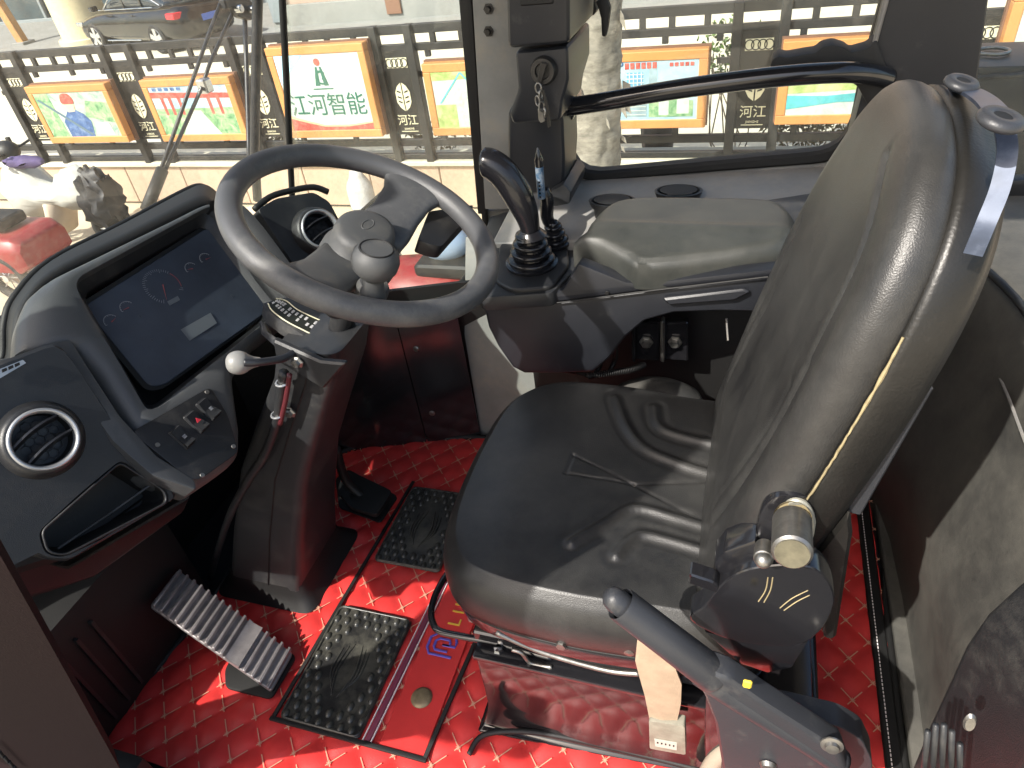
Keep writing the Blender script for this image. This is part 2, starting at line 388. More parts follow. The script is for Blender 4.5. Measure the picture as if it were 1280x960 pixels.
# ================================================================ OUTSIDE
GZ = -1.59
def sheet(name, x0, x1, y0, y1, z, m, n=2):
    bm = NB(); bmesh.ops.create_grid(bm, x_segments=n, y_segments=n, size=.5)
    for v in bm.verts: v.co = V((x0 + (v.co.x + .5) * (x1 - x0), y0 + (v.co.y + .5) * (y1 - y0), z))
    o = obj(name, bm, m, origin=((x0 + x1) / 2, (y0 + y1) / 2, z)); o['kind'] = 'structure'; return o
sheet('ground', -150, 150, -150, 150, GZ, GROUND)
bm = NB(); box(bm, ((-10), 6.33 + 8, (GZ - 1.43) / 2 + .0), (90, 15.4, -1.43 - GZ), None)
o = obj('forecourt_paving', bm, PAVE); o['kind'] = 'structure'
# retaining wall below the fence
wall = thing('retaining_wall', 'low wall clad in large tan stone slabs running below the charcoal fence', 'wall', (-4, 6.1, GZ))
bm = NB(); box(bm, (-4, 6.2, (GZ - 1.10) / 2), (44, .22, -1.10 - GZ)); obj('core', bm, GREYSTONE, wall)
k = 0; slab = None
for i in range(44):
    x = -20 + i * .78
    if slab is None:
        bm = NB(); box(bm, (x + .385, 6.07, (GZ - 1.13) / 2 + .01), (.77, .05, -1.13 - GZ - .04), None, .006, 1); slab = obj('slab', bm, WALLTAN, wall); slab['_x'] = x
        x0s = x; del slab['_x']
    else:
        c = slab.copy(); C.objects.link(c); c.location = slab.location + V((x - x0s, 0, random.uniform(-.004, .004)))
bm = NB(); box(bm, (-4, 6.17, -1.105), (44, .34, .05), None, .01, 1); obj('coping', bm, PAVE, wall)
# fence
fence = thing('railing_fence', 'long charcoal railing fence with emblem panels standing on the tan wall', 'fence', (-4, 6.1, -1.08))
def rail(z, h, y=6.08, d=.05):
    bm = NB(); box(bm, (-4, y, z), (36, d, h), None, .004, 1); obj('rail', bm, FENCE, fence)
rail(.075, .075); rail(-.072, .06); rail(-.915, .065); rail(-1.05, .05)
PX = [-14.25 + i * 1.545 for i in range(14)]    # left post of each pair
PX = [x for x in PX]
off = -6.33 - min(PX, key=lambda x: abs(x + 6.33)); PX = [x + off + .0 for x in PX]
pproto = {}
def rep(key, builder, dx):
    """first time builds at x = 0, then copies share the mesh"""
    if key not in pproto: pproto[key] = builder(); o = pproto[key]; o.location.x += dx; return o
    s = pproto[key]; c = s.copy(); C.objects.link(c)
    return c
def shifted(key, builder, dx, store={}):
    if key not in store:
        o = builder(); store[key] = (o, o.location.x, dx); o.location.x += dx; return o
    s, lx, _ = store[key]; c = copy_tree(s, s.parent); c.location.x = lx + dx; return c
def mk_post():
    bm = NB(); box(bm, (0, 6.05, -.50), (.075, .09, 1.235), None, .005, 1); return obj('post', bm, FENCE, fence)
def mk_slat(top):
    bm = NB(); box(bm, (0, 6.075, 0 if top else -.12), (.05, .035, .10 if top else .07), None, .003, 1); return obj('slat', bm, FENCE, fence)
def mk_slatb():
    bm = NB(); box(bm, (0, 6.075, -.84), (.05, .035, .10), None, .003, 1); return obj('slat', bm, FENCE, fence)
def mk_tie():
    bm = NB(); box(bm, (0, 6.08, -.30), (.12, .03, .045), None, .003, 1); return obj('frame_tie', bm, FENCE, fence)
def mk_panel():
    bm = NB(); box(bm, (.17, 6.06, -.46), (.27, .02, .74)); p = obj('emblem_panel', bm, PANELP, fence)
    bm = NB(); box(bm, (.17, 6.047, -.19), (.205, .004, .085)); obj('ring_plate', bm, CREAMP, p)
    # four interlinked rings
    for q in range(4):
        bm = NB(); c = V((.17 - .072 + q * .048, 6.042, -.19)); pts = [c + V((.033 * math.cos(a * PI / 10), 0, .036 * math.sin(a * PI / 10))) for a in range(20)]
        tube(bm, pts, .0042, 5, closed=True); obj('ring', bm, PANELP, p)
    # hexagonal emblem, split down the middle with strokes cut out
    for s in (-1, 1):
        bm = NB(); cx = .17
        prism(bm, [(cx + s * .006, 6.045, -.36), (cx + s * .045, 6.045, -.39), (cx + s * .072, 6.045, -.44), (cx + s * .072, 6.045, -.53), (cx + s * .045, 6.045, -.58), (cx + s * .006, 6.045, -.61)], (0, .006, 0)); e = obj('emblem', bm, CREAMP, p)
        bm = NB()
        for zz in (-.45, -.50, -.54): prism(bm, [(cx + s * .018, 6.042, zz), (cx + s * .055, 6.042, zz + .012), (cx + s * .055, 6.042, zz + .026), (cx + s * .018, 6.042, zz + .012)], (0, .002, 0))
        obj('emblem_stroke', bm, PANELP, p)
    text_mesh('河江', .105, (.17, 6.044, -.70), EX, EZ, CREAMP, p, 'lettering', .003)
    text_mesh('JIANGHE', .026, (.17, 6.044, -.775), EX, EZ, CREAMP, p, 'lettering', .002)
    bm = NB(); box(bm, (.17, 6.046, -.80), (.17, .006, .006)); obj('line', bm, CREAMP, p)
    return p
for i, x in enumerate(PX):
    if x > 4.5: continue
    shifted('post', mk_post, x); shifted('post', mk_post, x + .34)
    if -9.8 < x < 2.6: shifted('panel', mk_panel, x)
    for f in (.55, .82, 1.05, 1.32):
        shifted('slat_t', lambda: mk_slat(True), x + f)
    for f in (.48, 1.0, 1.42): shifted('slat_u', lambda: mk_slat(False), x + f)
    for f in (.5, 1.1): shifted('slat_b', mk_slatb, x + f)
    shifted('tie', mk_tie, x + .42); shifted('tie', mk_tie, x - .08)
# ---------------------------------------------------------------- framed posters
def flat(parent, name, pts, m, y=5.868, d=.002):
    bm = NB(); prism(bm, [(p[0], y, p[1]) for p in pts], (0, d, 0)); return obj(name, bm, m, parent)
PAL = {}
def pm(name, col, rough=.5, **k):
    if name not in PAL: PAL[name] = mat(name, col, rough, **k)
    return PAL[name]
SKYP = photo_print('poster_sky_print', [(.22, .42, .52), (.36, .52, .58), (.46, .55, .52)], 3)
PGREEN = photo_print('poster_green_print', [(.05, .16, .07), (.16, .33, .16), (.34, .44, .26), (.50, .52, .40)], 12)
PPALE = photo_print('poster_pale_print', [(.34, .42, .38), (.50, .55, .50), (.58, .60, .54)], 7)
PRED = photo_print('poster_red_print', [(.30, .04, .03), (.52, .09, .07), (.58, .22, .16)], 14)
PBLUE = photo_print('poster_blue_print', [(.02, .05, .14), (.06, .13, .30), (.20, .28, .42)], 14)
PTEAL = pm('poster_teal_print', (.10, .42, .45), var=.3, vscale=6)
PSKIN = pm('poster_beige_print', (.62, .50, .36), var=.2, vscale=8)
PDG = pm('poster_dark_green_ink', (.02, .13, .09))
PLIME = photo_print('poster_yellow_green_print', [(.22, .34, .08), (.40, .48, .18), (.52, .54, .32)], 10)
def poster(x0, x1, z0, z1, label, ground):
    cx = (x0 + x1) / 2
    t = thing('poster_board', label, 'poster', (cx, 5.95, z0), 'orange framed posters along the fence')
    f = .07
    for (a, b, c, d) in ((x0, x1, z1 - f, z1), (x0, x1, z0, z0 + f), (x0, x0 + f, z0 + f, z1 - f), (x1 - f, x1, z0 + f, z1 - f)):
        bm = NB(); box(bm, ((a + b) / 2, 5.905, (c + d) / 2), (b - a, .09, d - c), None, .006, 1); obj('frame_bar', bm, ORANGE, t)
    bm = NB(); box(bm, (cx, 5.975, (z0 + z1) / 2), (x1 - x0 + .02, .05, z1 - z0 + .02)); obj('back_box', bm, FRAMESIDE, t)
    bm = NB(); box(bm, (cx, 5.905, (z0 + z1) / 2), (x1 - x0 - 2 * f + .01, .07, z1 - z0 - 2 * f + .01)); pic = obj('picture', bm, ground, t)
    return t, pic
def pp(x0, x1, z0, z1):
    return lambda u, v: (x0 + .07 + u * (x1 - x0 - .14), z0 + .07 + v * (z1 - z0 - .14))
# A: worker in a red helmet and blue overalls
t, pic = poster(-7.40, -6.30, -.80, -.20, 'poster of a worker in red helmet and blue overalls, orange frame', photo_print('poster_workshop_print', [(.10, .24, .18), (.30, .44, .34), (.50, .54, .42), (.38, .50, .52)], 9))
q = pp(-7.40, -6.30, -.80, -.20)
flat(pic, 'foliage_print', [q(0, 0), q(.25, 0), q(.2, 1), q(0, 1)], PGREEN)
flat(pic, 'foliage_print', [q(.62, .45), q(1, .3), q(1, .75), q(.7, .8)], PGREEN, 5.867)
flat(pic, 'overalls_print', [q(.28, 0), q(.62, 0), q(.66, .35), q(.60, .52), q(.50, .62), q(.38, .58), q(.27, .35)], PBLUE, 5.8665)
flat(pic, 'face_print', [q(.40, .56), q(.50, .58), q(.52, .72), q(.46, .78), q(.39, .72)], PSKIN, 5.866)
flat(pic, 'helmet_print', rounded([V((*q(.34, .74), 0)), V((*q(.55, .74), 0)), V((*q(.52, .98), 0)), V((*q(.38, .98), 0))], .06), PRED, 5.8655)
flat(pic, 'pole_print', [q(.02, .85), q(.05, .87), q(.62, .05), q(.58, .03)], pm('ink_blue_grey', (.10, .16, .20)), 5.865)
flat(pic, 'machine_print', [q(.66, .05), q(.92, .02), q(.9, .3), q(.7, .33)], PPALE, 5.8668)
# B: works hall with red roof steel
t, pic = poster(-5.85, -4.77, -.80, -.19, 'poster of a red steel works hall behind the wiper blades, orange frame', SKYP)
q = pp(-5.85, -4.77, -.80, -.19)
flat(pic, 'floor_print', [q(0, 0), q(1, 0), q(1, .55), q(0, .55)], PGREEN)
flat(pic, 'path_print', [q(.25, 0), q(.75, 0), q(.58, .5), q(.45, .5)], PPALE, 5.8672)
flat(pic, 'steel_print', [q(0, .78), q(1, .74), q(1, .84), q(0, .90)], PRED, 5.8668)
for a in (.12, .22, .34, .72, .84): flat(pic, 'steel_print', [q(a, .42), q(a + .035, .42), q(a + .03, .8), q(a - .01, .8)], PRED, 5.8664)
for i in range(5): flat(pic, 'caption_print', [q(.05 + i * .08, .92), q(.10 + i * .08, .92), q(.10 + i * .08, .98), q(.05 + i * .08, .98)], PBLUE, 5.866)
# C: company board
t, pic = poster(-4.28, -3.27, -.785, .03, 'white company board with green tower logo and four large characters', pm('pc', (.50, .58, .55), var=.1, vscale=1.5))
q = pp(-4.28, -3.27, -.785, .03)
flat(pic, 'wave_print', [q(0, 0), q(1, 0), q(1, .09), q(.7, .045), q(.4, .05), q(.15, .12), q(0, .17)], PRED)
flat(pic, 'wave_print', [q(0, .17), q(.15, .12), q(.4, .05), q(.7, .045), q(1, .09), q(1, .11), q(.7, .07), q(.4, .075), q(.15, .15), q(0, .21)], pm('poster_peach', (.75, .45, .28)), 5.8672)
flat(pic, 'corner_tint_print', [q(0, .62), q(0, 1), q(.35, 1)], pm('poster_light_blue', (.38, .66, .80)), 5.8672)
for a, b in (((.42, .58), (.485, .84)), ((.58, .58), (.515, .84))):
    s = 1 if a[0] < .5 else -1
    flat(pic, 'tower_logo', [q(a[0], .60), q(a[0] + s * .055, .60), q(.5 - s * .012, .84), q(.5 - s * .035, .84)], PDG, 5.8668)
flat(pic, 'tower_logo', [q(.38, .55), q(.62, .55), q(.62, .565), q(.38, .565)], PDG, 5.8668)
flat(pic, 'tower_logo', [q(.46, .775), q(.54, .775), q(.54, .795), q(.46, .795)], PDG, 5.8665)
text_mesh('G', .17, (*[V((q(.5, .68)[0], 5.8660, q(.5, .68)[1]))],) if False else V((q(.5, .69)[0], 5.866, q(.5, .69)[1])), EX, EZ, PDG, pic, 'lettering', .001)
flat(pic, 'dot_print', [(q(.5, .90)[0] + .032 * math.cos(a * PI / 8), q(.5, .90)[1] + .032 * math.sin(a * PI / 8)) for a in range(16)], PRED, 5.866)
text_mesh('江河智能', .215, V((q(.5, .33)[0], 5.866, q(.5, .33)[1])), EX, EZ, PDG, pic, 'lettering', .001, sx=.95)
# D: pale plan
t, pic = poster(-2.75, -1.72, -.785, -.17, 'pale green and blue poster beside the front pillar, orange frame', PPALE)
q = pp(-2.75, -1.72, -.785, -.17)
flat(pic, 'block_print', [q(0, 0), q(.22, 0), q(.22, .42), q(0, .42)], PLIME)
flat(pic, 'block_print', [q(.0, .85), q(.9, .9), q(.9, 1), q(0, 1)], PLIME, 5.8672)
flat(pic, 'line_print', [q(.05, .45), q(.30, .98), q(.32, .98), q(.07, .45)], PTEAL, 5.8668)
flat(pic, 'line_print', [q(.30, .98), q(.55, .45), q(.57, .45), q(.32, .98)], PTEAL, 5.8664)
flat(pic, 'block_print', [q(.45, .1), q(.9, .15), q(.9, .6), q(.45, .5)], SKYP, 5.8670)
# E: building poster with P
t, pic = poster(-1.28, -.34, -.755, -.16, 'poster of a blue glass office tower with a letter P, right of the tree', photo_print('poster_blue_sky_print', [(.22, .40, .50), (.34, .50, .58), (.44, .54, .56)], 3))
q = pp(-1.28, -.34, -.755, -.16)
for i, (a, b, c, d) in enumerate(((.30, .50, .46, .82), (.52, .60, .1, .9), (.26, .06, .5, .42))):
    flat(pic, 'tower_print', [q(a, b if i != 1 else c), q(c if i != 1 else b, b if i != 1 else c), q(c if i != 1 else b, d), q(a, d)], pm('poster_tower_blue', (.10, .30, .50), var=.3, vscale=8) if i == 0 else pm('poster_grey_blue', (.26, .36, .40), var=.3, vscale=8))
for i in range(5): flat(pic, 'window_line_print', [q(.29, .50 + i * .07), q(.47, .50 + i * .07), q(.47, .515 + i * .07), q(.29, .515 + i * .07)], PPALE, 5.866)
for i in range(5): flat(pic, 'window_line_print', [q(.27, .09 + i * .07), q(.49, .09 + i * .07), q(.49, .105 + i * .07), q(.27, .105 + i * .07)], PPALE, 5.866)
for i in range(4): flat(pic, 'window_line_print', [q(.32 + i * .04, .46), q(.33 + i * .04, .46), q(.33 + i * .04, .82), q(.32 + i * .04, .82)], PPALE, 5.8655)
for i in range(6): flat(pic, 'caption_print', [q(.28 + i * .055, .88), q(.32 + i * .055, .88), q(.32 + i * .055, .98), q(.28 + i * .055, .98)], PRED, 5.866)
for i in range(5): flat(pic, 'caption_print', [q(.72 + i * .05, .90), q(.755 + i * .05, .90), q(.755 + i * .05, .96), q(.72 + i * .05, .96)], PRED, 5.866)
text_mesh('P', .10, V((q(.235, .93)[0], 5.866, q(.235, .93)[1])), EX, EZ, PBLUE, pic, 'lettering', .001)
flat(pic, 'scene_print', [q(.52, .05), q(.96, .05), q(.96, .32), q(.74, .38), q(.52, .30)], PGREEN, 5.8668)
flat(pic, 'scene_print', [q(.62, .08), q(.72, .08), q(.72, .42), q(.62, .42)], PPALE, 5.866)
flat(pic, 'scene_print', [q(.80, .10), q(.92, .10), q(.92, .36), q(.80, .36)], PPALE, 5.866)
# F: landscape poster
t, pic = poster(.19, 1.25, -.745, -.14, 'green and turquoise landscape poster low in the side window, orange frame', PPALE)
q = pp(.19, 1.25, -.745, -.14)
flat(pic, 'land_print', [q(0, .35), q(1, .42), q(1, .8), q(0, .7)], PLIME)
flat(pic, 'water_print', [q(0, .1), q(.4, .2), q(1, .2), q(1, .4), q(.3, .3), q(0, .32)], PTEAL, 5.8672)
# G: one more further right, seen through the rear glass
t, pic = poster(1.60, 2.65, -.745, .10, 'half hidden pale poster seen through the rearmost glass, orange frame', PPALE)
q = pp(1.6, 2.65, -.745, .10); flat(pic, 'water_print', [q(0, .1), q(1, .2), q(1, .6), q(0, .6)], SKYP)

# ---------------------------------------------------------------- tree with wrapped trunk
tree = thing('street_tree', 'street tree with trunk wrapped in grey cloth before the fence, close to side window', 'tree', (-.98, 4.5, GZ))
rings = []
for k in range(30):
    z = GZ + k * .16; r = (.175 + .05 * math.exp(-k * .5) - .002 * k) * 1.0; ring = []
    for a in range(36):
        an = a * 2 * PI / 36; q = r * (1 + .05 * noise.noise(V((math.cos(an) * 2, math.sin(an) * 2, z * 4))) + .05 * noise.noise(V((math.cos(an) * 5, math.sin(an) * 5, z * 9))))
        ring.append((-.975 + .02 * math.sin(z * 1.5) + q * math.cos(an), 4.5 + q * math.sin(an), z))
    rings.append(ring)
bm = NB(); loft(bm, rings); obj('trunk', bm, BARK, tree, smooth='all')
rings = []
for k in range(60):
    z = -1.35 + k * .04; ring = []
    for a in range(60):
        an = a * 2 * PI / 60
        q = .185 + .012 * (((z * 3.1 + an / 2 / PI) % .5) / .5) + .012 * noise.noise(V((an * 3, z * 14, 1))) + .010 * noise.noise(V((math.cos(an) * 6, math.sin(an) * 6, z * 30)))
        ring.append((-.975 + .02 * math.sin(z * 1.5) + q * math.cos(an), 4.5 + q * math.sin(an), z))
    rings.append(ring)
bm = NB(); loft(bm, rings, caps=False); obj('trunk_wrap', bm, WRAP, tree, smooth='all')
for i in range(26):
    bm = NB(); z = random.uniform(-1.2, .9); an = random.uniform(-2.6, .3); p = V((-.975 + .2 * math.cos(an), 4.5 + .2 * math.sin(an), z))
    if i % 2: p.x = -.975 + .2; p.y = 4.5 - .05
    o1 = V((math.cos(an), math.sin(an), 0)); l = random.uniform(.04, .11)
    prism(bm, [p, p + o1 * l * .5 + V((0, 0, -.3 * l)), p + o1 * l * .7 + V((0, 0, -l)), p + V((0, 0, -l * .6))], V((.003, .003, 0))); obj('cloth_scrap', bm, WRAP, tree)
for i, (dx, dy, h) in enumerate(((.9, .4, 1.6), (-.8, .5, 1.8), (.1, -.9, 1.5), (-.3, .9, 2.0))):
    bm = NB(); tube(bm, catmull([(-.975, 4.5, 2.6), (-.975 + dx * .4, 4.5 + dy * .4, 3.1), (-.975 + dx, 4.5 + dy, 2.6 + h)], 6), lambda t: .09 * (1 - t * .8), 8); obj('limb', bm, BARK, tree, smooth='all')
def leaves(bm, c, rad, n, size):
    for _ in range(n):
        d = V((random.gauss(0, 1), random.gauss(0, 1), random.gauss(0, 1))).normalized() * random.random() ** .4
        p = V(c) + V((d.x * rad[0], d.y * rad[1], d.z * rad[2])); a = V((random.uniform(-1, 1), random.uniform(-1, 1), random.uniform(-1, 1))).normalized()
        b = a.orthogonal().normalized(); s = size * random.uniform(.6, 1.3)
        vs = [bm.verts.new(p + a * s), bm.verts.new(p + b * s * .45), bm.verts.new(p - a * s), bm.verts.new(p - b * s * .45)]; bm.faces.new(vs)
bm = NB()
for c in ((-.2, 4.9, 4.4), (-1.7, 5.0, 4.6), (-.9, 3.8, 4.4), (-1.2, 5.3, 4.9), (-.9, 4.6, 5.2)): leaves(bm, c, (.8, .8, .6), 900, .06)
obj('crown', bm, LEAF, tree, fix=False)
# shrubs and planters behind the fence foot
for i, (x, m, n, lab) in enumerate(((-2.3, LEAFD, 420, 'dry spotted shrub behind fence foot beside the front pillar'), (-3.05, LEAFD, 260, 'dry shrub under the emblem panel right of the company board'),
                             (.45, LEAFD, 600, 'dark leafy shrub below the landscape poster'), (-.15, LEAF, 520, 'bright green shrub behind the emblem panel in the side window'), (-5.0, LEAFD, 500, 'dry shrub below the works hall poster'))):
    s = thing('shrub', lab, 'shrub', (x, 6.5, -1.43), 'shrubs behind the fence')
    bm = NB()
    hz = -.35 if m is LEAF else -.95
    for _ in range(9): tube(bm, [(x + random.uniform(-.1, .1), 6.5, -1.43), (x + random.uniform(-.2, .2), 6.5 + random.uniform(-.05, .1), -1.1), (x + random.uniform(-.3, .3), 6.5, hz)], .006, 5)
    obj('stems', bm, BARK, s)
    bm = NB(); leaves(bm, (x, 6.5, hz), (.38, .12, .22 if m is LEAFD else .3), n, .028); obj('foliage', bm, m, s, fix=False)
for i, x in enumerate((-.82,)):
    p = thing('planter', 'round dark planter behind the fence below the office tower poster', 'planter', (x, 6.7, -1.43))
    bm = NB(); lathe(bm, [(0, 0), (.12, 0), (.15, .25), (.17, .50), (.19, .52), (.19, .56), (.165, .56), (.15, .5), (0, .48)], (x, 6.7, -1.43), EZ, 28); obj('pot', bm, POTM, p, smooth=True)
    bm = NB(); leaves(bm, (x, 6.7, -.83), (.12, .12, .07), 160, .025); obj('foliage', bm, LEAFD, p, fix=False)

bm = NB(); box(bm, (-8, 18.3, -1.42), (80, 8.2, .04)); o = obj('shade_apron', bm, GREYSTONE); o['kind'] = 'structure'  # darker grey slab stands in for shaded paving before the building
# ---------------------------------------------------------------- building across the forecourt
b = thing('showroom_building', 'showroom with dark glass front, grey frames and pinkish stone base beyond the forecourt', 'building', (-14, 18.5, -1.43))
bm = NB(); box(bm, (-1.9, 17.3, 1.5), (17.4, 4.0, 6)); obj('stone_wall', bm, PINKW, b)
bm = NB(); box(bm, (-1.9, 15.24, -1.2), (17.4, .12, .45), None, .01, 1); obj('plinth', bm, GREYSTONE, b)
for x in (-10.4, -7.5, -4.4, -1.2, 2.0):
    bm = NB(); box(bm, (x, 15.22, 1.2), (.35, .18, 5), None, .01, 1); obj('pilaster', bm, MULL if x < -10 else FRAMESIDE, b)
bm = NB(); box(bm, (-21, 19.3, 1.6), (19.8, .3, 6)); obj('glass_backing', bm, GLASSB, b)
for i in range(11):
    for j in range(3):
        x = -30.5 + i * 1.8; z = -1.35 + j * 1.5
        if x > -11.5: continue
        bm = NB(); box(bm, (x + .9, 19.08, z + .72), (1.68, .05, 1.38)); o = obj('window_pane', bm, GLASSB, b)
        o.location.y += random.uniform(-.02, .02)
for i in range(12):
    bm = NB(); box(bm, (-30.5 + i * 1.8, 19.02, 1.5), (.10, .12, 5.8), None, .01, 1); obj('mullion', bm, MULL, b)
for j in range(4):
    bm = NB(); box(bm, (-21, 19.0, -1.38 + j * 1.5), (19.8, .10, .12), None, .01, 1); obj('transom', bm, MULL, b)
bm = NB(); box(bm, (-10, 19.4, 5.2), (45, 5, 1.5)); obj('parapet', bm, PINKW, b)
c = thing('entrance_column', 'thick cream stone column at far left, beside the parked black car', 'column', (-16.3, 15.2, -1.43))
cc = at(98, 57, z=-1.43)
bm = NB(); cyl(bm, (cc.x, cc.y + .45, -1.43), (cc.x, cc.y + .45, 5), .62, 40); obj('shaft', bm, COLUMNM, c, smooth=True)
bm = NB(); cyl(bm, (cc.x, cc.y + .45, -1.43), (cc.x, cc.y + .45, -1.28), .72, 40, .02); obj('foot', bm, COLUMNM, c, smooth=True)
bm = NB(); cyl(bm, (cc.x, cc.y + .45, .9), (cc.x, cc.y + .45, .92), .628, 40); obj('joint_line', bm, GREYSTONE, c, smooth=True)
c.location = (cc.x, cc.y + .45, -1.43)
for ch in c.children: ch.location -= V((cc.x - -16.3, cc.y + .45 - 15.2, 0))
p = thing('timber_prop', 'orange brown slanted post at the far left edge behind the fence', 'post', at(20, 60, z=-1.43))
a = at(24, 58, z=-1.43); bm = NB(); prism(bm, [a, a + V((.22, 0, 0)), a + V((-.35, 0, 3.2)), a + V((-.6, 0, 3.2))], (0, .2, 0), .01, 1); obj('shaft', bm, pm('ochre_paint', (.42, .22, .08), var=.2), p)
bm = NB(); box(bm, a + V((.1, .1, .05)), (.4, .4, .1), None, .01, 1); obj('foot', bm, GREYSTONE, p)

# ---------------------------------------------------------------- parked black saloon car
car = thing('parked_car', 'black saloon car parked before the showroom glass, red tail lamps', 'car', (-14.4, 15.4, -1.43))
cx0, cy0 = at(120, 56, z=-1.43).x - .95, at(120, 56, z=-1.43).y; L = 4.85; Wd = 1.85
def carloft(st, seg=24):
    rings = []
    for (x, hw, z0, z1, rnd) in st:
        ring = []
        for k in range(seg):
            a = 2 * PI * k / seg; ca, sa = math.cos(a), math.sin(a); e = rnd
            ring.append((cx0 + x, cy0 + Wd / 2 + hw * math.copysign(abs(ca) ** e, ca), -1.43 + (z0 + z1) / 2 + (z1 - z0) / 2 * math.copysign(abs(sa) ** e, sa)))
        rings.append(ring)
    return rings
def interp(st, n=6):
    P = catmull([V((s[0], s[1], 0)) for s in st], n); Q = catmull([V((s[2], s[3], 0)) for s in st], n)
    return [(p.x, p.y, q.x, q.y, st[0][4]) for p, q in zip(P, Q)]
bm = NB(); loft(bm, carloft(interp([(0, .55, .35, .55, .5), (.12, .78, .22, .70, .5), (.5, .90, .2, .80, .5), (1.3, .925, .2, .95, .5), (2.6, .925, .2, 1.0, .5), (3.9, .925, .2, 1.05, .5), (4.5, .88, .22, 1.05, .5), (4.78, .75, .3, .95, .5), (4.85, .6, .4, .75, .5)]))); obj('body', bm, CARP, car, smooth='all')
bm = NB(); loft(bm, carloft(interp([(1.15, .60, .85, .92, .65), (1.7, .70, .85, 1.22, .65), (2.2, .70, .85, 1.43, .65), (2.9, .69, .85, 1.44, .65), (3.5, .67, .85, 1.32, .65), (4.1, .62, .9, 1.08, .65)]))); obj('cabin_glass', bm, CARGL, car, smooth='all')
bm = NB(); loft(bm, carloft(interp([(1.95, .62, 1.35, 1.41, .7), (2.5, .64, 1.40, 1.475, .7), (3.1, .62, 1.36, 1.44, .7), (3.4, .60, 1.30, 1.36, .7)]))); obj('roof', bm, CARP, car, smooth='all')
bm = NB(); tube(bm, catmull([(cx0 + 1.45, cy0 + .22, -.48), (cx0 + 2.0, cy0 + .27, -.16), (cx0 + 2.6, cy0 + .28, -.05), (cx0 + 3.3, cy0 + .28, -.12), (cx0 + 4.0, cy0 + .27, -.40)], 6), .018, 6); obj('window_trim', bm, CHROME, car)
bm = NB(); tube(bm, [(cx0 + 1.45, cy0 + .06, -.46), (cx0 + 4.0, cy0 + .06, -.40)], .012, 6); obj('waist_trim', bm, CHROME, car)
bm = NB(); tube(bm, [(cx0 + 1.5, cy0 - .005, -1.15), (cx0 + 3.1, cy0 - .005, -1.12)], .016, 6); obj('sill_trim', bm, CHROME, car)
for x in (2.45, 3.25):
    bm = NB(); box(bm, (cx0 + x, cy0 + .235, -.28), (.07, .03, .40), None); obj('window_pillar', bm, CARP, car)
for x in (.95, 3.80):
    w = None; bm = NB(); o = V((cx0 + x, cy0 + .01, -1.43 + .34)); lathe(bm, [(.20, -.02), (.30, -.03), (.335, .0), (.335, .2), (.2, .22)], o, EY, 36); w = obj('wheel', bm, TYRE, car, smooth=True)
    bm = NB(); lathe(bm, [(.235, -.035), (.245, -.01), (.22, .05), (.225, .10)], o, EY, 36)
    for k in range(5):
        a = k * 2 * PI / 5 + .3
        d = V((math.cos(a), 0, math.sin(a))); s = V((-math.sin(a), 0, math.cos(a)))
        prism(bm, [o + d * .03 + s * .045, o + d * .235 + s * .065, o + d * .235 - s * .065, o + d * .03 - s * .045], (0, -.03, 0))
    cyl(bm, o, o - EY * .035, .06, 14); obj('rim', bm, RIM, w)
    bm = NB(); cyl(bm, o + EY * .03, o + EY * .05, .23, 24); obj('brake_disc', bm, PANELP, w)
bm = NB(); box(bm, (cx0 + 4.62, cy0 + .22, -.60), (.34, .4, .14), None, .04, 2); obj('tail_lamp', bm, LAMPR, car)
bm = NB(); box(bm, (cx0 + .22, cy0 + .2, -.80), (.34, .3, .12), None, .04, 2); obj('headlight', bm, CHROME, car)
bm = NB(); box(bm, (cx0 + 4.85, cy0 + .95, -.75), (.03, .44, .14), None, .005, 1); obj('number_plate', bm, PLATEB, car)
bm = NB(); box(bm, (cx0 + 1.55, cy0 - .08, -.40), (.16, .18, .12), None, .03, 2); obj('wing_mirror', bm, CARP, car)
for x in (2.15, 3.05):
    bm = NB(); box(bm, (cx0 + x, cy0 - .012, -.56), (.2, .03, .03), None, .01, 1); obj('door_handle', bm, CARP, car)

# ---------------------------------------------------------------- electric tricycle + covered scooter on the near side of the fence
def wheel(parent, c, r, wdt, ax=EY, spokes=8):
    bm = NB(); c = V(c)
    X, Y, Z = frame_of(ax, EZ); tube(bm, [c + X * r * math.cos(a * PI / 18) + Y * r * math.sin(a * PI / 18) for a in range(36)], wdt, 10, closed=True); wl = obj('wheel', bm, TYRE, parent, smooth='all')
    bm = NB(); lathe(bm, [(r * .82, -.02), (r * .86, 0), (r * .82, .02)], c, ax, 30)
    for k in range(spokes):
        a = k * 2 * PI / spokes; tube(bm, [c, c + (X * math.cos(a) + Y * math.sin(a)) * r * .83], .007, 5)
    cyl(bm, c - Z * .04, c + Z * .04, .04, 12); obj('rim', bm, RIM, wl); return wl
tr = at(2, 350, z=GZ)
t = thing('red_tricycle', 'dusty red electric tricycle with black seat outside the windscreen, lower left', 'tricycle', (tr.x, tr.y, GZ))
def T(x, y, z): return V((tr.x + x, tr.y + y, GZ + z))
wheel(t, T(-.75, 0, .26), .25, .05); wheel(t, T(.62, -.3, .24), .23, .05); wheel(t, T(.62, .3, .24), .23, .05)
bm = NB(); loft(bm, [[T(x, yy * hw, z0 + (z1 - z0) * zz) for yy, zz in ((-1, 0), (-1, .7), (-.8, 1), (.8, 1), (1, .7), (1, 0))] for x, hw, z0, z1 in ((-.35, .08, .25, .42), (-.2, .18, .22, .48), (.1, .24, .22, .52), (.4, .34, .3, .66), (.9, .34, .3, .66), (1.0, .3, .36, .6))]); bevel(bm, .03); obj('body', bm, REDM, t, smooth=True)
